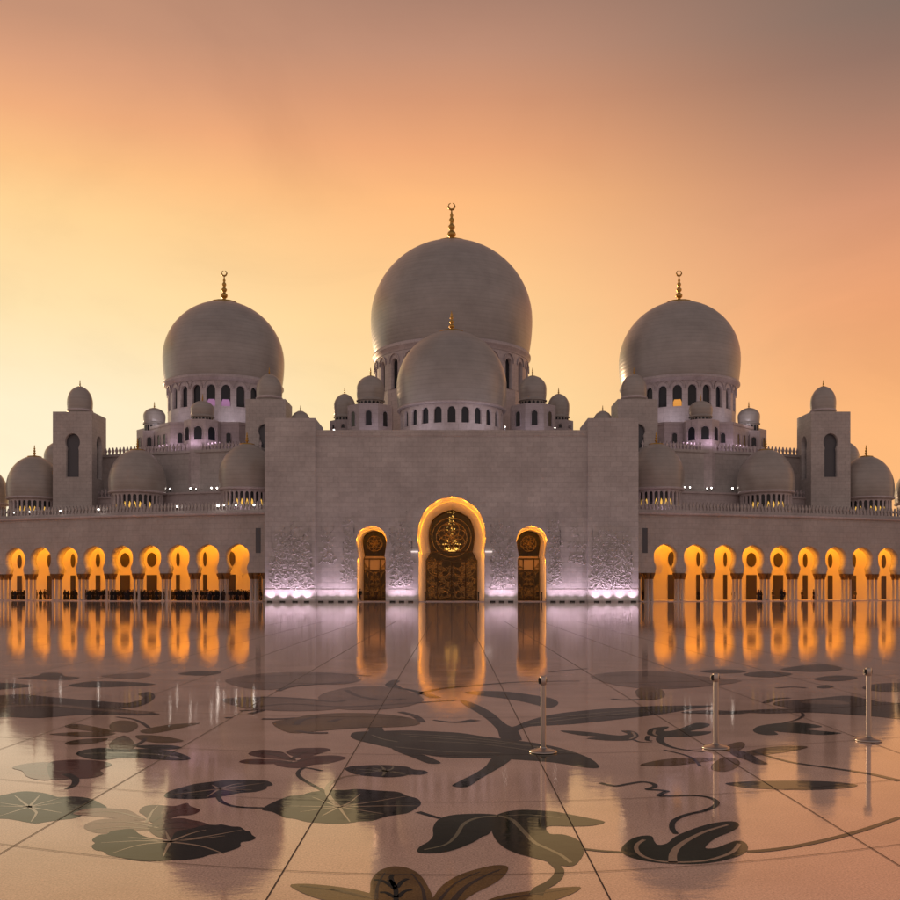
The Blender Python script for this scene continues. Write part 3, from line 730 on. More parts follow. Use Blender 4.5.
def ring_lamps(xc, PO, n, e, sz):
    """lamps just inside the front arch, turned away from the courtyard onto the reveal"""
    pts = PO[1:]; idx = [int(i*(len(pts)-1)/n) for i in range(n+1)]
    for k_, i in enumerate(idx):
        for sg in ((1, -1) if i < len(pts)-1 else (1,)):
            h, z = pts[i]; p = Vector((xc+sg*h*.90, YP+1.1, z*.965)); d = Vector((sg*.45, 1, .35 if z > 9 else 0)).normalized()
            l = lamp('doorway_light', 'AREA', p, e, ORANGE, sz, d.to_track_quat('-Z', 'Y').to_euler())
    for sg in (1, -1):
        p = Vector((xc+sg*PO[0][0]*.93, YP+1.1, PO[1][1]*.5)); lamp('doorway_light', 'AREA', p, e*1.6, (1,.44,.12), .25, Vector((sg*.4, 1, 0)).to_track_quat('-Z', 'Y').to_euler(), sy=PO[1][1]*.8)
ring_lamps(0, MO, 5, 36, .3)
for s in (-1, 1): ring_lamps(s*-xs, SO, 3, 22, .2)
for s in (-13, 0, 13): lamp('hall_light', 'AREA', (s, YP+12, 17.7), 80, (1,.52,.2), 2, (0, 0, 0))

# floodlights standing on the floor in front of the base of the walls
PINKW = (1, .70, .91)
def floodlight(x, y, e, lab):
    o = MB(); o.box(x-.38, x+.38, y-.16, y+.16, .0, .16); o.box(x-.42, x+.42, y-.19, y-.15, .0, .20)
    t = empty('floodlight', (x, y, 0), lab, 'floodlight', 'floodlights along the foot of the entrance block'); o.build('housing', 'lampbody', t)
    q = MB(); q.face([(x-.34,y-.13,.165), (x+.34,y-.13,.165), (x+.34,y+.14,.165), (x-.34,y+.14,.165)]); q.build('lens', 'bulb', t)
    l = lamp('floodlight_beam', 'SPOT', (x, y, .22), e, PINKW, .08, (math.radians(180-7), 0, 0), 118, .9)
for s, side in ((-1, 'left'), (1, 'right')):
    for i, pxx in enumerate((270.8, 283.5, 296, 307.5)):
        nm = ('outermost', 'second from outside', 'third from outside', 'innermost')[i]
        floodlight(s*abs(X(pxx, YF)), YF-.8, 420, f'bright floodlight at foot of the {side} pylon, {nm} of the four')
    for i, pxx in enumerate((322, 332, 342, 351)):
        nm = ('nearest the pylon', 'second from the pylon', 'third from the pylon', 'nearest the door')[i]
        floodlight(s*abs(X(pxx, YP)), YP-1.1, 250, f'dim floodlight between {side} pylon and {side} side doorway, {nm}')
    for i, pxx in enumerate((393, 402, 411)):
        nm = ('nearest the side doorway', 'middle one', 'nearest the main doorway')[i]
        floodlight(s*abs(X(pxx, YP)), YP-1.1, 270, f'dim floodlight between the main and {side} side doorways, {nm}')
    # lavender light on the tier of the side hall and on the turrets
    for ofs, yy in ((262, 170.0), (238, 170.0), (285, 173)):
        x_ = s*X(CX+ofs, yy); lamp('terrace_floodlight', 'AREA', (x_, yy, 27.9), 22, (1,.70,.92), 3.0, (math.radians(90+35), 0, 0), sy=.3)
    lamp('roof_floodlight', 'AREA', (s*13.5, 169, 27.2), 70, (.95,.80,1), 4, (math.radians(90+50), 0, 0), sy=.4)
    lamp('dome_floodlight', 'AREA', (s*7, YP+2.5, 27.3), 110, (.98,.88,.98), 5, (math.radians(90+48), 0, 0), sy=.4)
    for q in (-7, 7): lamp('dome_floodlight', 'AREA', (s*X(CX+236, Ysd)+q, 176.5, 33.0), 75, (.98,.88,.98), 5, (math.radians(90+42), 0, 0), sy=.4)
    p = wpos(off_for(CX-247, 1.6), 1.6, 14.9, s); lamp('roof_floodlight', 'POINT', p, 30, (1,.72,.92), .15)

# small white lamps on the roofs
def rooflamp(p, r, lab):
    t = empty('roof_lamp', p, lab, 'lamp', 'small white lamps along the roofs')
    a = MB(); a.box(p[0]-.06, p[0]+.06, p[1]-.06, p[1]+.06, p[2]-.5, p[2]-.06); a.box(p[0]-.14, p[0]+.14, p[1]-.12, p[1]+.12, p[2]-.08, p[2]-.03); a.build('bracket', 'lampbody', t)
    r *= .8; b = MB(); b.lathe([(.001, -r), (r*.7, -r*.7), (r, 0), (r*.7, r*.7), (.001, r)], p, 10); b.build('bulb', 'bulb', t)
FL = [(14,513,.13),(29.5,512,.15),(60.5,511,.19),(98.5,509.5,.22),(177,506.5,.2),(218,505.6,.27),(224,505.3,.16),(236,505,.2),(254,505,.22)]
for i, (px, py, r) in enumerate(FL):
    u = off_for(CX-px, -.6); p = wpos(u, -.6, 0, -1); rooflamp((p[0], p[1], Z(py, p[1])), r, f"{['first','second','third','fourth','fifth','sixth','seventh','eighth','ninth'][i]} white lamp from the left edge on the left arcade's front cornice")
UL = [(170,489,.22,-1,'leftmost of five'),(190.5,488.5,.22,-1,'second of five'),(196,489,.12,-1,'faint middle one'),(211.5,488,.2,-1,'fourth of five'),(217,488,.2,-1,'rightmost of five, beside the dome'),
      (685,487.3,.17,1,'leftmost of five, beside the dome'),(690,487.5,.17,1,'second of five'),(707,488.5,.16,1,'faint middle one'),(711.5,488,.2,1,'fourth of five'),(732.5,488.3,.22,1,'rightmost of five')]
for px, py, r, s, nm in UL:
    u = off_for(abs(CX-px), 11.7); p = wpos(u, 11.7, 0, s); rooflamp((p[0], p[1], Z(py, p[1])), r, f"lamp on the inner parapet of the {'left' if s < 0 else 'right'} arcade roof, {nm}")
for px, py, r, lab in ((334,430,.17,'bright roof lamp on the entrance block beside the left pylon top'),(505,427,.15,'roof lamp just right of the front dome drum'),(555,428,.13,'small roof lamp below the outer right turret'),(586.5,429,.16,'roof lamp against the inner edge of the right pylon top')):
    y_ = 153.; rooflamp((X(px, y_), y_, max(Z(py, y_), 26.9+.15)), r, lab)

# chandelier seen through the main doorway
ch = empty('chandelier', (0, YP+9.5, 17.9), 'golden chandelier of many small lights hanging behind the glass of the main doorway', 'chandelier')
yc = YP+9.5; mb = MB(); mb.tube([(0,yc,18), (0,yc,8.3)], .07, 6); mb.lathe([(.1,8.2),(.9,8.5),(1.5,9.1),(1.55,9.3),(1.0,8.9),(.1,8.6)], (0, yc, 0), 20)
mb.build('stem', 'gold', ch)
mb = MB(); rn = random.Random(5)
def drop(x, y, z, r):
    mb.lathe([(.001,-r),(r,0),(.001,r)], (x, y, z), 5, False)
for i in range(150):
    z = 8.3+7.6*rn.random()**1.5; w_ = .35+.95*abs(math.sin((z-8.3)*1.15))*(1-(z-8.3)/9.5) if z > 9.3 else 1.5
    a = rn.uniform(0, 6.283); drop(w_*math.cos(a)*rn.uniform(.6, 1), yc+w_*math.sin(a), z, rn.uniform(.045, .10))
for i in range(16):
    a = 6.283*i/16; mb.tube([(.3*math.cos(a),yc+.3*math.sin(a),8.3),(1.1*math.cos(a),yc+1.1*math.sin(a),8.6),(1.5*math.cos(a),yc+1.5*math.sin(a),9.5)], [.07,.09,.03], 5)
mb.build('crystals', 'crystal', ch)
# short dark posts at the foot of the doorways
for px, py, lab in ((425, 1, 'short dark barrier post at the left foot of the main doorway'), (478.5, 1, 'short dark barrier post at the right foot of the main doorway'), (541.5, 1, 'short dark barrier post at the right foot of the right side doorway')):
    y_ = YP+.5 if px != 541.5 else YP+4; x_ = X(px, y_); mb = MB(); mb.lathe([(.22,.10),(.22,.14),(.09,.16),(.09,1.45),(.12,1.47),(.12,1.55),(.001,1.57)], (x_, y_, 0), 12)
    t = empty('barrier_post', (x_, y_, 0), lab, 'post'); mb.build('post', 'black', t)

# ------------------------------------------------------------------ stanchions on the courtyard floor
for (px, pyb, pyt, lab) in ((543.3, 752.5, 676, 'steel queue stanchion nearest the middle, standing on the tip of the long green leaf inlay'),
                            (715.8, 748.5, 673, 'steel queue stanchion in the middle of the three, standing on the olive flower inlay'),
                            (868.5, 741, 667.5, 'steel queue stanchion closest to the right edge, on plain marble')):
    Y = F*HC/(pyb-YH); x = X(px, Y); h = Z(pyt, Y); t = empty('stanchion', (x, Y, 0), lab, 'stanchion', 'steel queue stanchions')
    mb = MB(); mb.lathe([(.175,.005),(.178,.018),(.172,.026),(.14,.036),(.07,.052),(.045,.06),(.04,.075)], (x, Y, 0), 40); mb.build('base', 'steel', t)
    mb = MB(); mb.lathe([(.033,.06),(.033,h-.10)], (x, Y, 0), 24); mb.build('pole', 'steel', t)
    mb = MB(); mb.lathe([(.036,h-.115),(.040,h-.11),(.040,h-.012),(.034,h-.004),(.001,h)], (x, Y, 0), 24); o = mb.build('belt_head', 'steel', t)
    mb = MB(); mb.box(x-.062, x-.036, Y-.022, Y+.022, h-.098, h-.022); mb.box(x-.066, x-.060, Y-.014, Y+.014, h-.08, h-.04); mb.box(x+.038, x+.046, Y-.012, Y+.012, h-.08, h-.035); mb.build('belt_clip', 'black', o)

# ------------------------------------------------------------------ floor joints and inlays (flat marble set in the floor)
def gp(px, py, z=0): Y = F*HC/(py-YH); return (X(px, Y), Y, z)
zk = [.001]
def inlay(name, m, pts, smooth=3):
    q = catmull(pts, smooth, True) if smooth > 1 else pts
    z = zk[0]; zk[0] += .00003; mb = MB(); mb.face([gp(a, b, z) for a, b in q]); return mb.build(name, m, floor, weld=False)
def line(name, m, pls, w, smooth=4, dz=.0005):
    """ribbons on the floor; w in metres"""
    z = zk[0]+dz; zk[0] += .00003; mb = MB()
    for pl in pls:
        wd = w
        if isinstance(pl, dict): wd = pl['w']; pl = pl['p']
        g_ = [Vector(gp(a, b, z)) for a, b in (catmull(pl, smooth) if smooth > 1 else pl)]
        L_, R_ = [], []
        for i, p in enumerate(g_):
            d = (g_[min(i+1, len(g_)-1)]-g_[max(0, i-1)]); d.z = 0; d.normalize() if d.length else None
            t = i/(len(g_)-1); ww = wd/2 if not isinstance(wd, tuple) else (wd[0]*(1-t)+wd[1]*t)/2
            nrm = Vector((-d.y, d.x, 0))*ww; L_.append(p+nrm); R_.append(p-nrm)
        for i in range(len(g_)-1): mb.face([L_[i], L_[i+1], R_[i+1], R_[i]])
    return mb.build(name, m, floor, weld=False)
def veins(c, ends, m='vein', w=.035):
    line('leaf_vein', m, [dict(w=(w, w*.25), p=[c]+(e if isinstance(e, list) else [e])) for e in ends], w)
# pads
inlay('lily_pad', 'pad', [(-14,812),(-5,798),(8,794),(22,791.5),(36,792),(48,794),(58,797),(72,796.5),(88,798),(100,803),(107,808),(96,812),(86,813),(76,818),(60,820),(46,822),(35,823.5),(20,821),(8,819),(-6,818)])
veins((29,807), [(14,795),(40,795),(0,803),(-8,806),(60,798),(62,813),[(36,812),(35,816),(31,822)],(0,816),(66,802)])
inlay('lily_pad', 'pad', [(164,795.5),(170,791),(183,787),(195,784),(210,782),(228,780),(245,780),(258,780.5),(268,781),(273,785),(267,786.5),(266,789),(255,792),(240,793),(228,795.5),(215,797.5),(200,799),(184,799),(168,798)])
veins((219,789), [(212,785),[(232,785),(243,783)],(264,783),(240,792),(170,795),(207,797),(252,790)])
inlay('lily_pad', 'pad', [(262,810),(266,806),(274,802),(281,799),(290,796),(301,795),(312,792),(330,790),(345,790),(356,789),(370,790),(385,791),(398,792),(408,796),(418,799),(421,804),(417,808),(408,813),(396,815),(385,817),(372,821),(360,821.5),(350,823),(335,824),(320,823),(307,822),(295,819),(286,818),(281,816),(272,812)])
veins((339,807), [(312,797),(283,806),(300,812),(322,816),[(344,814),(350,822)],[(349,803),(360,794)],[(378,801),(408,796)],[(385,806),(418,806)],(384,814),[(330,797),(326,792)]])
inlay('lily_pad', 'pad', [(345,769),(350,766.5),(362,765.5),(376,765),(390,765.2),(400,766),(408,767),(414,769.5),(424,770.5),(428,773),(420,775),(410,774.8),(402,776.5),(388,777.5),(372,776.5),(358,775),(349,772)])
veins((385,771), [(352,769),(372,768),[(383,768),(379,765)],[(392,769),(393,766)],[(384,774),(382,776)],(405,773),(360,773),(411,775.5)], 'gvein', .05)
inlay('flower_petal', 'redp', [(73,814),(82,810),(95,808),(112,808.5),(128,810),(138,815),(146,820),(132,820),(112,818),(90,816)])
inlay('flower_petal', 'redp', [(84,828),(88,823),(100,819.5),(118,818.5),(136,820.5),(152,824),(160,829),(150,831),(128,830.5),(112,833),(96,833)])
inlay('flower_petal', 'red', [(139,812),(143,807),(152,805),(165,805.5),(175,806),(187,803),(190,806),(197,808.5),(200,811),(192,815),(178,816),(168,820),(160,825),(150,822),(145,816)])
inlay('flower_petal', 'red', [(148,826),(162,821),(178,818),(192,820),(205,823),(216,829),(205,834),(188,833),(172,839),(160,838),(150,832)])
inlay('lily_pad', 'pad', [(91.5,846),(95,843),(92,840),(99,835),(107,834),(111,831.5),(122,829.5),(133,829),(139,834),(150,838),(163,840),(170,841),(176,832),(190,829),(205,825),(216,825),(222,824.5),(232,826.5),(240,827),(246,831),(250,831.5),(252,835),(256,838),(250,841),(241,842.5),(240,847),(230,851),(222,853),(210,855),(200,858),(185,860),(170,860.5),(150,861.5),(134,860.5),(118,857),(108,855),(103,851.5),(95,850)])
veins((170,842), [[(140,841),(101,843)],[(140,845),(113,853)],(128,837),(166,832),[(190,834),(206,830)],[(210,836),(242,830)],(225,836),[(200,846),(224,854)],[(167,848),(163,857)]])
line('stem', 'pad', [[(218,797),(222,802),(232,806),(246,807.5),(264,808)]], .05)
line('stem', 'pad', [dict(w=(.07,.05), p=[(418,812),(428,815),(440,818.5)]), dict(w=.05, p=[(322,771),(305,768),(298,773),(302,779),(318,788),(326,792)])], .05)
line('leaf_vein', 'vein', [dict(w=.05, p=[(339,807),(330,798),(327,790),(331,783),(344,777),(360,775)])], .05)
line('petal_vein', 'vein', [dict(w=(.03,.01), p=q) for q in ([(158,828),(125,822),(88,824)],[(150,829),(120,827),(92,830)],[(143,819),(115,812),(80,813)],[(146,823),(152,812),(158,806)])], .03)
line('petal_vein', 'dbrn', [dict(w=(.03,.01), p=q) for q in ([(152,827),(180,822),(208,828)],[(156,830),(180,828),(205,832)],[(152,822),(172,811),(192,808)])], .03)
# red-brown flower
inlay('flower_petal', 'red', [(239,762),(246,759.5),(258,759),(275,759.5),(290,762),(272,764),(250,764)])
inlay('flower_petal', 'red', [(248,754),(256,750.5),(268,750),(282,752),(290,757),(296,761),(276,759),(258,757)])
inlay('flower_petal', 'red', [(286,752),(296,748.5),(310,748),(324,748),(331,750),(322,753),(312,756),(300,758),(292,756)])
inlay('flower_petal', 'red', [(274,764),(284,761.5),(296,762),(304,757),(318,756),(334,755.5),(346,757.5),(341,760.5),(328,763.5),(312,765),(302,768),(286,767.5)])
line('petal_vein', 'dbrn', [dict(w=(.07,.02), p=q) for q in ([(298,761),(315,758),(340,758)],[(298,762),(280,764)],[(294,760),(270,754),(254,753)],[(292,759),(305,752),(326,750)],[(292,762),(265,762),(244,762)])], .03)
# long green leaf group in the middle
inlay('leaf_blade', 'green', [(369,720),(381,720.5),(382,727),(385,733),(368,734),(369,727)], 1)
inlay('leaf_blade', 'teal', [(460,699.5),(470,702),(482,707),(494,714),(503,722),(512,727),(520,724),(534,719),(552,714.5),(580,711),(615,708),(655,706),(705,705.5),(712,706.2),(692,709),(670,713),(640,717),(605,721),(575,724),(550,725.5),(530,726.5),(518,731),(522,740),(502,740),(498,731),(490,722),(478,713),(464,705)], 2)
inlay('leaf_blade', 'teal', [(464,692.5),(485,691),(510,692),(532,695),(550,698),(558,702),(556,706),(548,708),(540,706),(524,702),(500,698),(482,696)])
inlay('leaf_blade', 'green', [(350.5,736),(354,732.5),(366,731.5),(386,731),(408,730.5),(432,731.5),(460,733),(480,736),(505,739),(535,743),(560,748),(582,755),(594,761),(599,767.5),(588,768),(570,765),(548,762),(520,760),(490,758.5),(462,758),(440,757),(422,754),(405,751.5),(388,747.5),(368,743),(355,739.5)])
inlay('leaf_blade', 'green', [(392,748),(412,751),(424,755),(438,761),(440,763.5),(428,763.5),(414,758),(398,752)])
inlay('leaf_blade', 'green', [(493,758),(511,758.5),(504,765),(494,771),(480,779),(467,787),(452,786),(460,781),(474,774),(486,766)])
line('leaf_vein', 'gvein', [[(372,735),(382,739),(398,742)],[(408,736),(450,739),(500,743),(560,750)],[(400,734),(460,737),(520,744),(575,753)],[(420,741),(480,744),(540,752)],[(395,747),(450,752),(500,753)]], .035)
line('leaf_vein', 'gvein', [[(530,724),(600,716),(690,707)],[(540,720),(600,713),(680,707)]], .05)
line('stem', 'teal', [dict(w=(.20,.10), p=[(408,699),(418,694),(440,689),(470,686),(520,682),(580,681)]), dict(w=(.1,.25), p=[(392,687),(410,690),(425,694),(436,698)]), dict(w=(.05,.22), p=[(433,720),(448,722),(462,722),(476,720)])], .1)
inlay('leaf', 'teal', [(385,685),(392,680),(400,681),(396,684),(402,688),(392,688)])
inlay('leaf', 'green', [(560,731),(574,731),(592,732.5),(612,735),(622,735.5),(628,734),(621,731),(632,731),(638,734),(637,738),(628,740.5),(606,740.5),(586,738.5),(598,736.8),(578,735)])
inlay('leaf', 'green', [(647,734),(650,729),(660,727),(669,727),(663,731),(674,730.5),(686,726.5),(696,723),(708,723.5),(709,726),(700,729),(690,731.5),(711,731.5),(706,734.5),(690,736.5),(672,737),(655,736.5)])
line('leaf_vein', 'vein', [[(655,730),(654,734),(660,737)],[(632,732),(635,736),(630,739)]], .04)
line('stem', 'teal', [dict(w=(.12,.04), p=[(661,736),(660,741),(668,746),(682,749.5),(704,752)]), dict(w=(.05,.03), p=[(632,739),(640,742),(652,742)]), dict(w=.06, p=[(648,736),(647,740),(652,741)])], .1)
inlay('leaf', 'green', [(753,730),(758,726.5),(768,724.5),(782,723),(800,722.8),(814,724.5),(822,727),(806,729),(826,731.5),(842,733.2),(824,735),(800,733.5),(780,732),(774,731.5),(778,734.5),(766,735),(756,733)])
line('stem', 'dbrn', [[(784,723),(796,720),(803,716),(802,713)]], .05)
# dark folded leaf in front
inlay('leaf', 'green', [(417,851),(420,846.5),(428,842),(433,836),(433,828),(438,820),(450,815.5),(468,814),(484,814),(499,816),(494,826),(489,834),(482,837),(474,842),(460,848),(446,852),(430,853.5),(420,853)])
inlay('leaf', 'green', [(496,815.5),(508,811.5),(522,810),(538,810.5),(556,812),(572,815),(590,818.5),(605,822),(594,825.5),(574,826.5),(552,826),(546,828),(550,834),(562,834.5),(574,838),(582,844),(584,852),(580,860),(573,866),(560,865.5),(545,861),(530,857),(515,853),(503,847),(496,840),(492,832),(492,822)])
line('leaf_vein', 'gvein', [dict(w=(.02,.05), p=[(424,850),(445,845),(456,836),(464,824),(478,818),(498,816)]), dict(w=(.05,.03), p=[(498,816),(512,820),(524,832),(535,843),(550,850),(562,856),(571,863)]), dict(w=(.02,.02), p=[(505,816),(530,815),(560,818)])], .05)
line('stem', 'teal', [dict(w=(.06,.10), p=[(551,862),(559,869),(558,876),(551,883),(540,889),(536,895)])], .05)
# ochre flower at the bottom edge
inlay('flower_petal', 'ochre', [(290,886),(302,884),(320,885),(338,887),(356,890),(378,896),(396,903),(380,908),(340,903),(312,897)])
inlay('flower_petal', 'ochre', [(366,905),(370,892),(371,881),(378,872),(388,867.5),(398,866.5),(410,869),(420,875),(427,885),(433,898),(434,912),(400,915)])
inlay('flower_petal', 'ochre', [(428,912),(432,900),(440,888),(450,880),(462,874),(478,869),(494,865.5),(506,866),(508,870),(502,878),(490,886),(474,894),(460,904),(452,914)])
inlay('flower_petal', 'ochre', [(478,906),(500,896),(524,892),(552,888.5),(580,887),(574,893),(556,900),(530,906),(500,912)])
line('petal_vein', 'dbrn', [dict(w=(.05,.015), p=[(450,905),(465,888),(485,876),(500,870)]), dict(w=(.04,.01), p=[(330,889),(350,893),(372,899)]), dict(w=(.03,.01), p=[(436,905),(455,884),(480,872)]), dict(w=(.03,.01), p=[(300,886),(330,890),(365,898)]), dict(w=(.03,.01), p=[(376,900),(378,885),(385,873)]), dict(w=(.03,.01), p=[(425,903),(422,888),(412,874)]), dict(w=(.03,.01), p=[(490,902),(530,895),(572,889)])], .03)
line('stamen', 'pad', [[(396,903),(396,892),(394,885),(389,880)],[(396,890),(388,884),(382,881),(374,880)],[(397,888),(402,882),(408,879)],[(394,886),(391,878),(393,875)],[(398,898),(404,892),(412,890)],[(395,898),(386,893),(380,893)]], .035)
# big curled leaf
inlay('leaf', 'green', [(621,850),(626,843),(634,838),(644,835.8),(652,836.5),(654,841),(658,845),(667,843.5),(675,837),(688,831),(704,825.5),(718,822.5),(732,821.5),(739,824),(736,829),(726,834),(716,838),(707,845),(706,848.5),(716,848),(727,844),(736,841),(744,842),(748,847),(745,853),(733,858),(716,862),(698,864),(676,864),(655,862.5),(638,859.5),(626,855.5)])
line('leaf_vein', 'vein', [dict(w=(.035,.035), p=[(644,840),(637,845),(637,851),(644,857),(660,861.5),(680,862.5),(705,861),(724,856),(734,851),(739,844)]), dict(w=(.07,.03), p=[(673,863.5),(673,855),(678,847),(690,839),(706,831.5),(728,825)])], .05)
line('stem', 'teal', [dict(w=(.05,.06), p=[(676,834),(672,828),(674,821),(686,815),(704,811),(715,806),(716,801),(706,797),(690,795.5),(672,796),(659,796),(664,792.5),(667,791.2),(656,790),(647,789.5),(655,786.5),(652,783.5),(642,782),(628,784),(615,786),(600,783)])], .05)
line('stem', 'teal', [dict(w=(.07,.055), p=[(747,852),(780,849),(820,841.5),(860,831),(900,817.5)]), dict(w=.05, p=[(622,852.5),(600,851),(583,849)])], .05)
inlay('leaf_blade', 'pad', [(725,784),(740,782),(770,781),(810,781),(840,782.5),(858,785.5),(842,788.5),(812,790),(780,789.5),(750,788)])
# olive and brown flowers further off
inlay('flower_petal', 'ochre', [(640,765.5),(655,761),(675,758.5),(700,757.5),(716,759.5),(700,762.5),(670,766)])
inlay('flower_petal', 'ochre', [(722,749),(732,743.5),(742,742),(745,746),(738,751),(728,752)])
inlay('flower_petal', 'ochre', [(744,753),(758,749),(778,746.5),(798,746),(808,747.2),(796,750.5),(772,754),(754,755.5)])
inlay('flower_petal', 'ochre', [(714,763),(724,757.5),(736,759),(740,764),(733,769.5),(722,772),(711,769)])
inlay('leaf', 'dbrn', [(730,752),(742,751),(752,755),(760,760),(768,764),(756,764),(746,760),(736,757)])
line('stem', 'teal', [dict(w=(.05,.1), p=[(754,752),(790,762),(830,768),(870,774),(900,781)]), dict(w=.04, p=[(700,766),(690,757),(664,750)])], .05)
for pts in ([(65,727),(75,724),(95,727),(116,732),(92,731.5)], [(50,734),(85,732),(116,733.5),(95,737),(62,735.5)], [(110,724.5),(120,720.5),(134,722),(138,727),(128,732.5),(112,730.5)], [(65,743),(80,739.5),(108,738.5),(96,743),(72,745)], [(140,731),(165,725.5),(200,723),(182,728),(152,733.5)],
            [(136,735.5),(160,736),(184,741),(162,743),(142,740.5)], [(110,743),(124,735.5),(135,744),(130,750),(112,749)]): inlay('flower_petal', 'ochre', pts)
line('stem', 'dbrn', [[(116,717),(132,719),(142,723),(149,728)],[(134,746),(142,742),(146,738)]], .06)
inlay('leaf_blade', 'green', [(76,754),(84,750),(102,748),(118,749.5),(145,749),(168,750.5),(182,754),(191,758.5),(182,760.5),(155,759.5),(128,757.5),(102,760),(86,758)])
line('leaf_vein', 'gvein', [[(84,754),(120,753),(160,755),(184,759)]], .06)
inlay('leaf_blade', 'teal', [(134,746),(150,745),(172,745.5),(182,748),(168,749.5),(146,748.5)])
inlay('flower_petal', 'redp', [(12,768),(22,764.5),(38,762.5),(52,763),(60,770),(50,780),(34,779),(26,776),(22,771)])
inlay('flower_petal', 'red', [(48,764),(62,760.5),(84,760),(103,761.5),(112,765),(100,770),(104,774),(92,778),(74,778.5),(60,780),(50,778)])
line('stem', 'pad', [dict(w=(.1,.05), p=[(66,774),(75,779),(74,785),(66,789)])], .06)
inlay('leaf_blade', 'dbrn', [(-20,696),(0,695.5),(22,694.5),(50,697),(78,699.5),(104,701.5),(126,703),(140,700.5),(143,697),(138,694),(150,692),(155,697),(148,703),(134,707.5),(116,707.5),(135,711),(160,714),(138,715.5),(104,714.5),(72,715.5),(40,718),(10,717),(-20,716)])
line('stem', 'brn', [dict(w=(.15,.3), p=[(0,707),(50,705),(100,710),(150,713)])], .1)
for pts in ([(17,678),(36,676),(44,673),(60,673),(65,676),(80,677.5),(68,680),(42,679.5)], [(68,685.5),(92,681.5),(128,682),(156,684.5),(122,686.5),(90,687.5)], [(178,674),(198,671),(222,672),(206,675.5)], [(-20,684),(10,683),(32,686),(8,689),(-20,690)]): inlay('leaf', 'teal', pts)
for pts in ([(100,676),(120,674),(145,673),(150,676),(128,679)], [(225,680),(258,674),(300,672),(345,674),(362,679),(344,684),(300,685),(270,690),(240,687)], [(318,697),(340,689),(372,686),(404,690),(424,700),(398,708),(356,710),(330,707)],
            [(590,676),(620,672),(660,671),(700,676),(742,681),(700,687),(655,689),(615,685)], [(222,700),(250,697),(300,698),(350,704),(330,710),(280,711),(240,707)]): inlay('petal', 'brn', pts)
for pts in ([(272,723),(290,719),(312,715),(345,713),(380,714),(410,718),(420,724),(398,727),(360,728),(320,731),(290,733)], [(636,690),(650,687),(662,690),(664,697),(648,700.5),(638,697)]): inlay('petal', 'ochre', pts)
line('swirl', 'dbrn', [[(245,677),(290,675),(340,674),(370,676)],[(278,691),(290,687),(320,684),(350,682)],[(346,690),(358,696),(380,700),(405,699)],[(262,697),(300,699),(335,702),(345,700)],[(225,699),(245,702),(262,697)],[(250,708),(290,704),(340,707),(400,704),(458,700)],
     [(262,719),(280,719),(296,718)],[(296,725),(302,720),(318,717)],[(297,731),(312,733),(328,733)],[(240,711),(262,710),(250,714)],[(225,718),(232,717.5)],[(330,722),(340,719)],[(400,712),(415,716),(422,722)],[(612,699),(625,700),(646,699)],[(550,672),(568,670),(588,668.5)],[(600,676),(640,675),(690,678)],
     [(630,683),(660,686),(700,687)],[(776,688),(792,687),(806,688)],[(765,703),(775,699),(790,698)]], .12)
for pts in ([(780,669.5),(795,666.5),(815,664.5),(832,665),(843,669),(828,671.5),(802,671.5)], [(743,674.5),(756,672),(775,671.8),(793,674),(776,677),(756,676.8)], [(814,679),(830,675.8),(848,676),(858,678),(842,681),(824,680.8)], [(700,671.5),(718,669.5),(738,670),(746,672),(724,673.5)], [(816,687),(826,685),(834,687),(824,688.5)]): inlay('leaf', 'teal', pts)
inlay('leaf_blade', 'dbrn', [(740,712),(762,709.5),(790,708.5),(774,705),(778,701.5),(800,700),(826,697.5),(850,696),(880,702),(912,705),(912,719),(880,717),(850,714.5),(810,712.5),(770,713.5)])
inlay('petal', 'brn', [(800,702.5),(818,700),(840,701),(850,704),(826,704.5)])
inlay('leaf', 'dbrn', [(862,688),(876,684),(900,683),(912,686),(912,691),(880,691.5)])
inlay('leaf', 'dbrn', [(680,712.5),(705,710.5),(735,711),(762,710),(740,714),(705,714)])
# joints between the slabs: rows (slightly bowed) and lines running away from the viewer
for k_ in range(-9, 11):
    xw_ = 1.09+2.32*k_-.02; mb = MB(); y0_, y1_ = 3.2, 62; hw = .0045
    mb.face([(xw_-hw,y0_,.0048), (xw_+hw,y0_,.0048), (xw_+.008,y1_,.0048), (xw_-.008,y1_,.0048)])
    mb.build('joint', 'joint', floor, weld=False)
for dep, ww in ((7.03,.008),(9.42,.008),(12.1,.010),(15.6,.014),(21,.016)):
    yc_ = YH+F*HC/dep
    line('joint', 'joint', [[(px, YH+(yc_-YH)*math.cos((px-CX)/F)) for px in range(-60, 980, 40)]], ww, 1, dz=.0012)

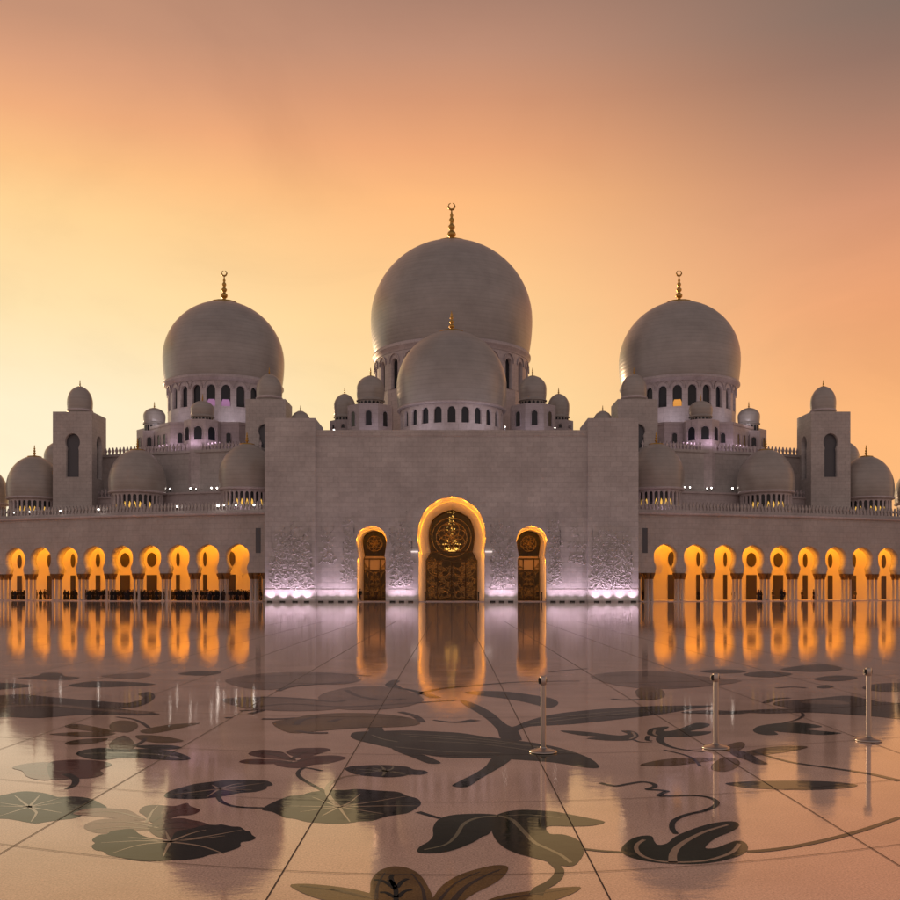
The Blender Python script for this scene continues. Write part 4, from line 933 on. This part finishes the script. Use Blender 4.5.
# ------------------------------------------------------------------ people
def body_mesh(seed, pose):
    rn = random.Random(seed); me = bpy.data.meshes.new('person_src'); V = []; E = []; R = []
    def add(p, r, par=None):
        V.append(p); R.append(r); i = len(V)-1
        if par is not None: E.append((par, i))
        return i
    pel = add((0,0,.95), .15); wst = add((0,0,1.10), .125, pel); chs = add((0,.01,1.32), .15, wst); nk = add((0,.01,1.47), .06, chs); hd0 = add((0,0,1.55), .075, nk); hd = add((0,-.01,1.63), .098, hd0); add((0,0,1.70), .07, hd)
    add((0,-.115,1.615), .018, hd)
    st = .10+.04*rn.random(); lean = rn.uniform(-.05, .05); walk = pose.get('walk', 0)
    for s in (-1, 1):
        hip = add((s*.09,0,.88), .10, pel); kn = add((s*st,-.03-s*walk*.16,.50), .062, hip); an = add((s*st,.02-s*walk*.26+.02,.10), .042, kn); add((s*st,-.14-s*walk*.26,.035), .035, an)
        sh = add((s*.18,.01,1.40), .065, chs); arm = pose.get('arm', 0) if s > 0 else pose.get('arml', 0)
        if arm: el = add((s*.25,-.04,1.15), .045, sh); wr = add((s*.14,-.24,1.22+arm*.2), .032, el); d = Vector((-s*.3,-.6,.5))
        else: el = add((s*.25,.02,1.13), .045, sh); wr = add((s*.26,-.05,.89), .032, el); d = Vector((0,-.15,-1))
        d.normalize(); w = Vector(V[wr]); pm = add(tuple(w+d*.06), .032, wr)
        sd_ = Vector((0,1,0)) if abs(d.z) > .8 else Vector((1,0,0))
        for f_ in range(4):
            o_ = (f_-1.5)*.02; a_ = add(tuple(w+d*.10+sd_*o_), .010, pm); add(tuple(w+d*(.165-.012*abs(f_-1.3))+sd_*o_*1.1+Vector((0,-.01,0))), .008, a_)
        a_ = add(tuple(w+d*.06+sd_*-.045), .011, pm); add(tuple(w+d*.10+sd_*-.055+Vector((0,-.01,0))), .009, a_)
    me.from_pydata(V, E, []); o = bpy.data.objects.new('person_src', me); C.objects.link(o)
    md = o.modifiers.new('s', 'SKIN'); md.use_smooth_shade = True
    for i, sv in enumerate(me.skin_vertices[0].data): sv.radius = (R[i], R[i]*(.72 if i in (0,1,2) else 1)); sv.use_root = (i == 0)
    o.modifiers.new('u', 'SUBSURF').levels = 1
    dg = bpy.context.evaluated_depsgraph_get(); m2 = bpy.data.meshes.new_from_object(o.evaluated_get(dg)); m2.name = 'person_body'
    for p in m2.polygons: p.use_smooth = True
    bpy.data.objects.remove(o); return m2
def garment(kind, rn):
    mb = MB()
    if kind == 'robe':
        mb.lathe([(.30,.04),(.285,.30),(.24,.70),(.215,.95),(.185,1.12),(.225,1.32),(.20,1.44),(.08,1.50)], (0,.01,0), 16, True, sy=.72)
        for s in (-1, 1): mb.tube([(s*.17,.01,1.42),(s*.26,.02,1.13),(s*.27,-.05,.92)], [.085,.075,.085], 8)
    else:
        mb.lathe([(.17,.84),(.185,.95),(.17,1.10),(.21,1.32),(.19,1.43),(.075,1.49)], (0,.01,0), 16, True, sy=.74)
        for s in (-1, 1):
            mb.tube([(s*.17,.01,1.42),(s*.25,.02,1.14),(s*.262,-.05,.94)], [.078,.06,.052], 8)
            mb.tube([(s*.085,.01,.92),(s*.11,-.02,.50),(s*.12,.02,.09)], [.115,.085,.062], 8)
    return mb
def headwear(kind):
    mb = MB()
    if kind == 'scarf': mb.lathe([(.15,1.40),(.135,1.48),(.118,1.56),(.122,1.64),(.105,1.72),(.05,1.765),(.001,1.77)], (0,.025,0), 14, True)
    else: mb.lathe([(.104,1.62),(.112,1.67),(.098,1.735),(.055,1.77),(.001,1.78)], (0,.018,0), 14, True)
    return mb
VAR = []
def variant(seed, pose, gk, hk, mg, mh):
    rn = random.Random(seed); b = body_mesh(seed, pose); b.materials.append(M['skin'])
    gm = garment(gk, rn); hm = headwear(hk)
    def mesh_of(mb, m):
        o = mb.build('tmp', m); me = o.data; bpy.data.objects.remove(o); return me
    VAR.append((b, ('robe' if gk == 'robe' else 'clothes', mesh_of(gm, mg)), ('headscarf' if hk == 'scarf' else 'hair', mesh_of(hm, mh))))
variant(1, {}, 'robe', 'scarf', 'cloth1', 'cloth1'); variant(2, {'arm':1}, 'suit', 'hair', 'cloth2', 'hair'); variant(3, {'walk':1}, 'suit', 'hair', 'cloth1', 'hair')
variant(4, {'arml':1,'arm':.6}, 'robe', 'scarf', 'cloth2', 'cloth1'); variant(5, {}, 'suit', 'hair', 'cloth3', 'hair'); variant(6, {'walk':-1}, 'suit', 'hair', 'cloth4', 'hair'); variant(7, {}, 'robe', 'hair', 'clothw', 'hair')
def person(x, y, z, rot, v, sc_, label, group=None):
    b, (gn, gmesh), (hn, hmesh) = VAR[v]
    o = bpy.data.objects.new('person', b); C.objects.link(o); o.location = (x, y, z); o.rotation_euler = (0, 0, rot); o.scale = (sc_,)*3
    tag(o, label, 'person', group)
    for n_, m_ in ((gn, gmesh), (hn, hmesh)):
        c = bpy.data.objects.new(n_, m_); C.objects.link(c); c.parent = o
    return o
rn = random.Random(11)
crowd = []
# sparse people on the far left, then a packed crowd up to the entrance block
arch_name = {15:'first',40.5:'second',67:'third',94:'fourth',121.7:'fifth',149.7:'sixth',178:'seventh',207.3:'eighth',237.3:'ninth'}
def archof(px): return arch_name[min(arch_name, key=lambda c: abs(c-px))]
spots = [10,12.5,15,17,19.5,21.5,24, 36.5,40.5,44.5,46.5,48.5, 65,68,71.5,73.5,76]
x_ = 84.5
while x_ < 262: spots.append(x_); x_ += rn.uniform(1.05, 1.75)
for i, px in enumerate(spots):
    if px < 80: v_ = rn.uniform(.8, 3.5)
    else: v_ = rn.choice((-.4, .4, 1.9, 2.8, 3.6, 4.3))+rn.uniform(-.2, .2)
    u = off_for(CX-px, v_); p = wpos(u, v_, 0, -1); vv = rn.choice((0,0,1,2,3,4,5,0,2)); an = archof(px)
    what = {0:'in a long black robe and headscarf',3:'in a dark blue robe'}.get(vv, None) or {1:'in dark blue clothes',2:'in black clothes',4:'in dark brown clothes',5:'in grey clothes'}[vv]
    place = f'under the {an} arch from the left edge'
    person(p[0], p[1], .10, rn.uniform(-.9, .9)+(math.pi if rn.random() < .35 else 0), vv, rn.uniform(.93, 1.08), f'person {what} {place}', 'visitors waiting under the left arcade')
for px, v_, vv, sc_, lab in ((643.8,2,0,1.05,'person in a black robe between the right pylon and the first column'),(698.5,4,0,1.0,'person in black robe under the second arch right of the entrance block'),
     (733.5,1.5,2,1.0,'person walking in black under the third arch right of the entrance block'),(758.6,.6,3,1.05,'person in a dark blue robe, left one of the pair at the fourth arch'),(761,.9,0,1.0,'person in a black robe, right one of the pair at the fourth arch'),
     (772.8,1.2,4,1.04,'person in brown clothes left in the doorway seen through the fifth right arch'),(781.8,.8,0,1.1,'person in a wide black robe under the fifth right arch'),(784.3,1.4,1,1.0,'person in dark blue clothes close beside the black robe at the fifth right arch'),
     (802,6,4,.98,'person in brown clothes deep inside the sixth right arch'),(813.6,1.2,2,1.05,'person in black with bag shape walking under the sixth right arch'),(816.3,1.4,1,.8,'short person in dark blue clothes under the sixth right arch'),(855,7,5,.98,'person in grey clothes deep under the eighth right arch')):
    u = off_for(px-CX, v_); p = wpos(u, v_, 0, 1); person(p[0], p[1], .10, rn.uniform(-1, 1), vv, sc_, lab.replace(' with bag shape', ''), 'visitors scattered under the right arcade')
y_ = YP+.55; person(X(360.2, y_), y_, .10, .4, 2, 1.12, 'lone person in black standing at the left edge of the left side doorway')
for px, v_, lab in ((368, 4.2, 'person in brown clothes waiting inside the left side doorway, left one'), (376, 4.6, 'person in brown clothes waiting inside the left side doorway, right one')):
    y_ = YP+v_; person(X(px, y_), y_, .10, .2, 4, 1.0, lab)
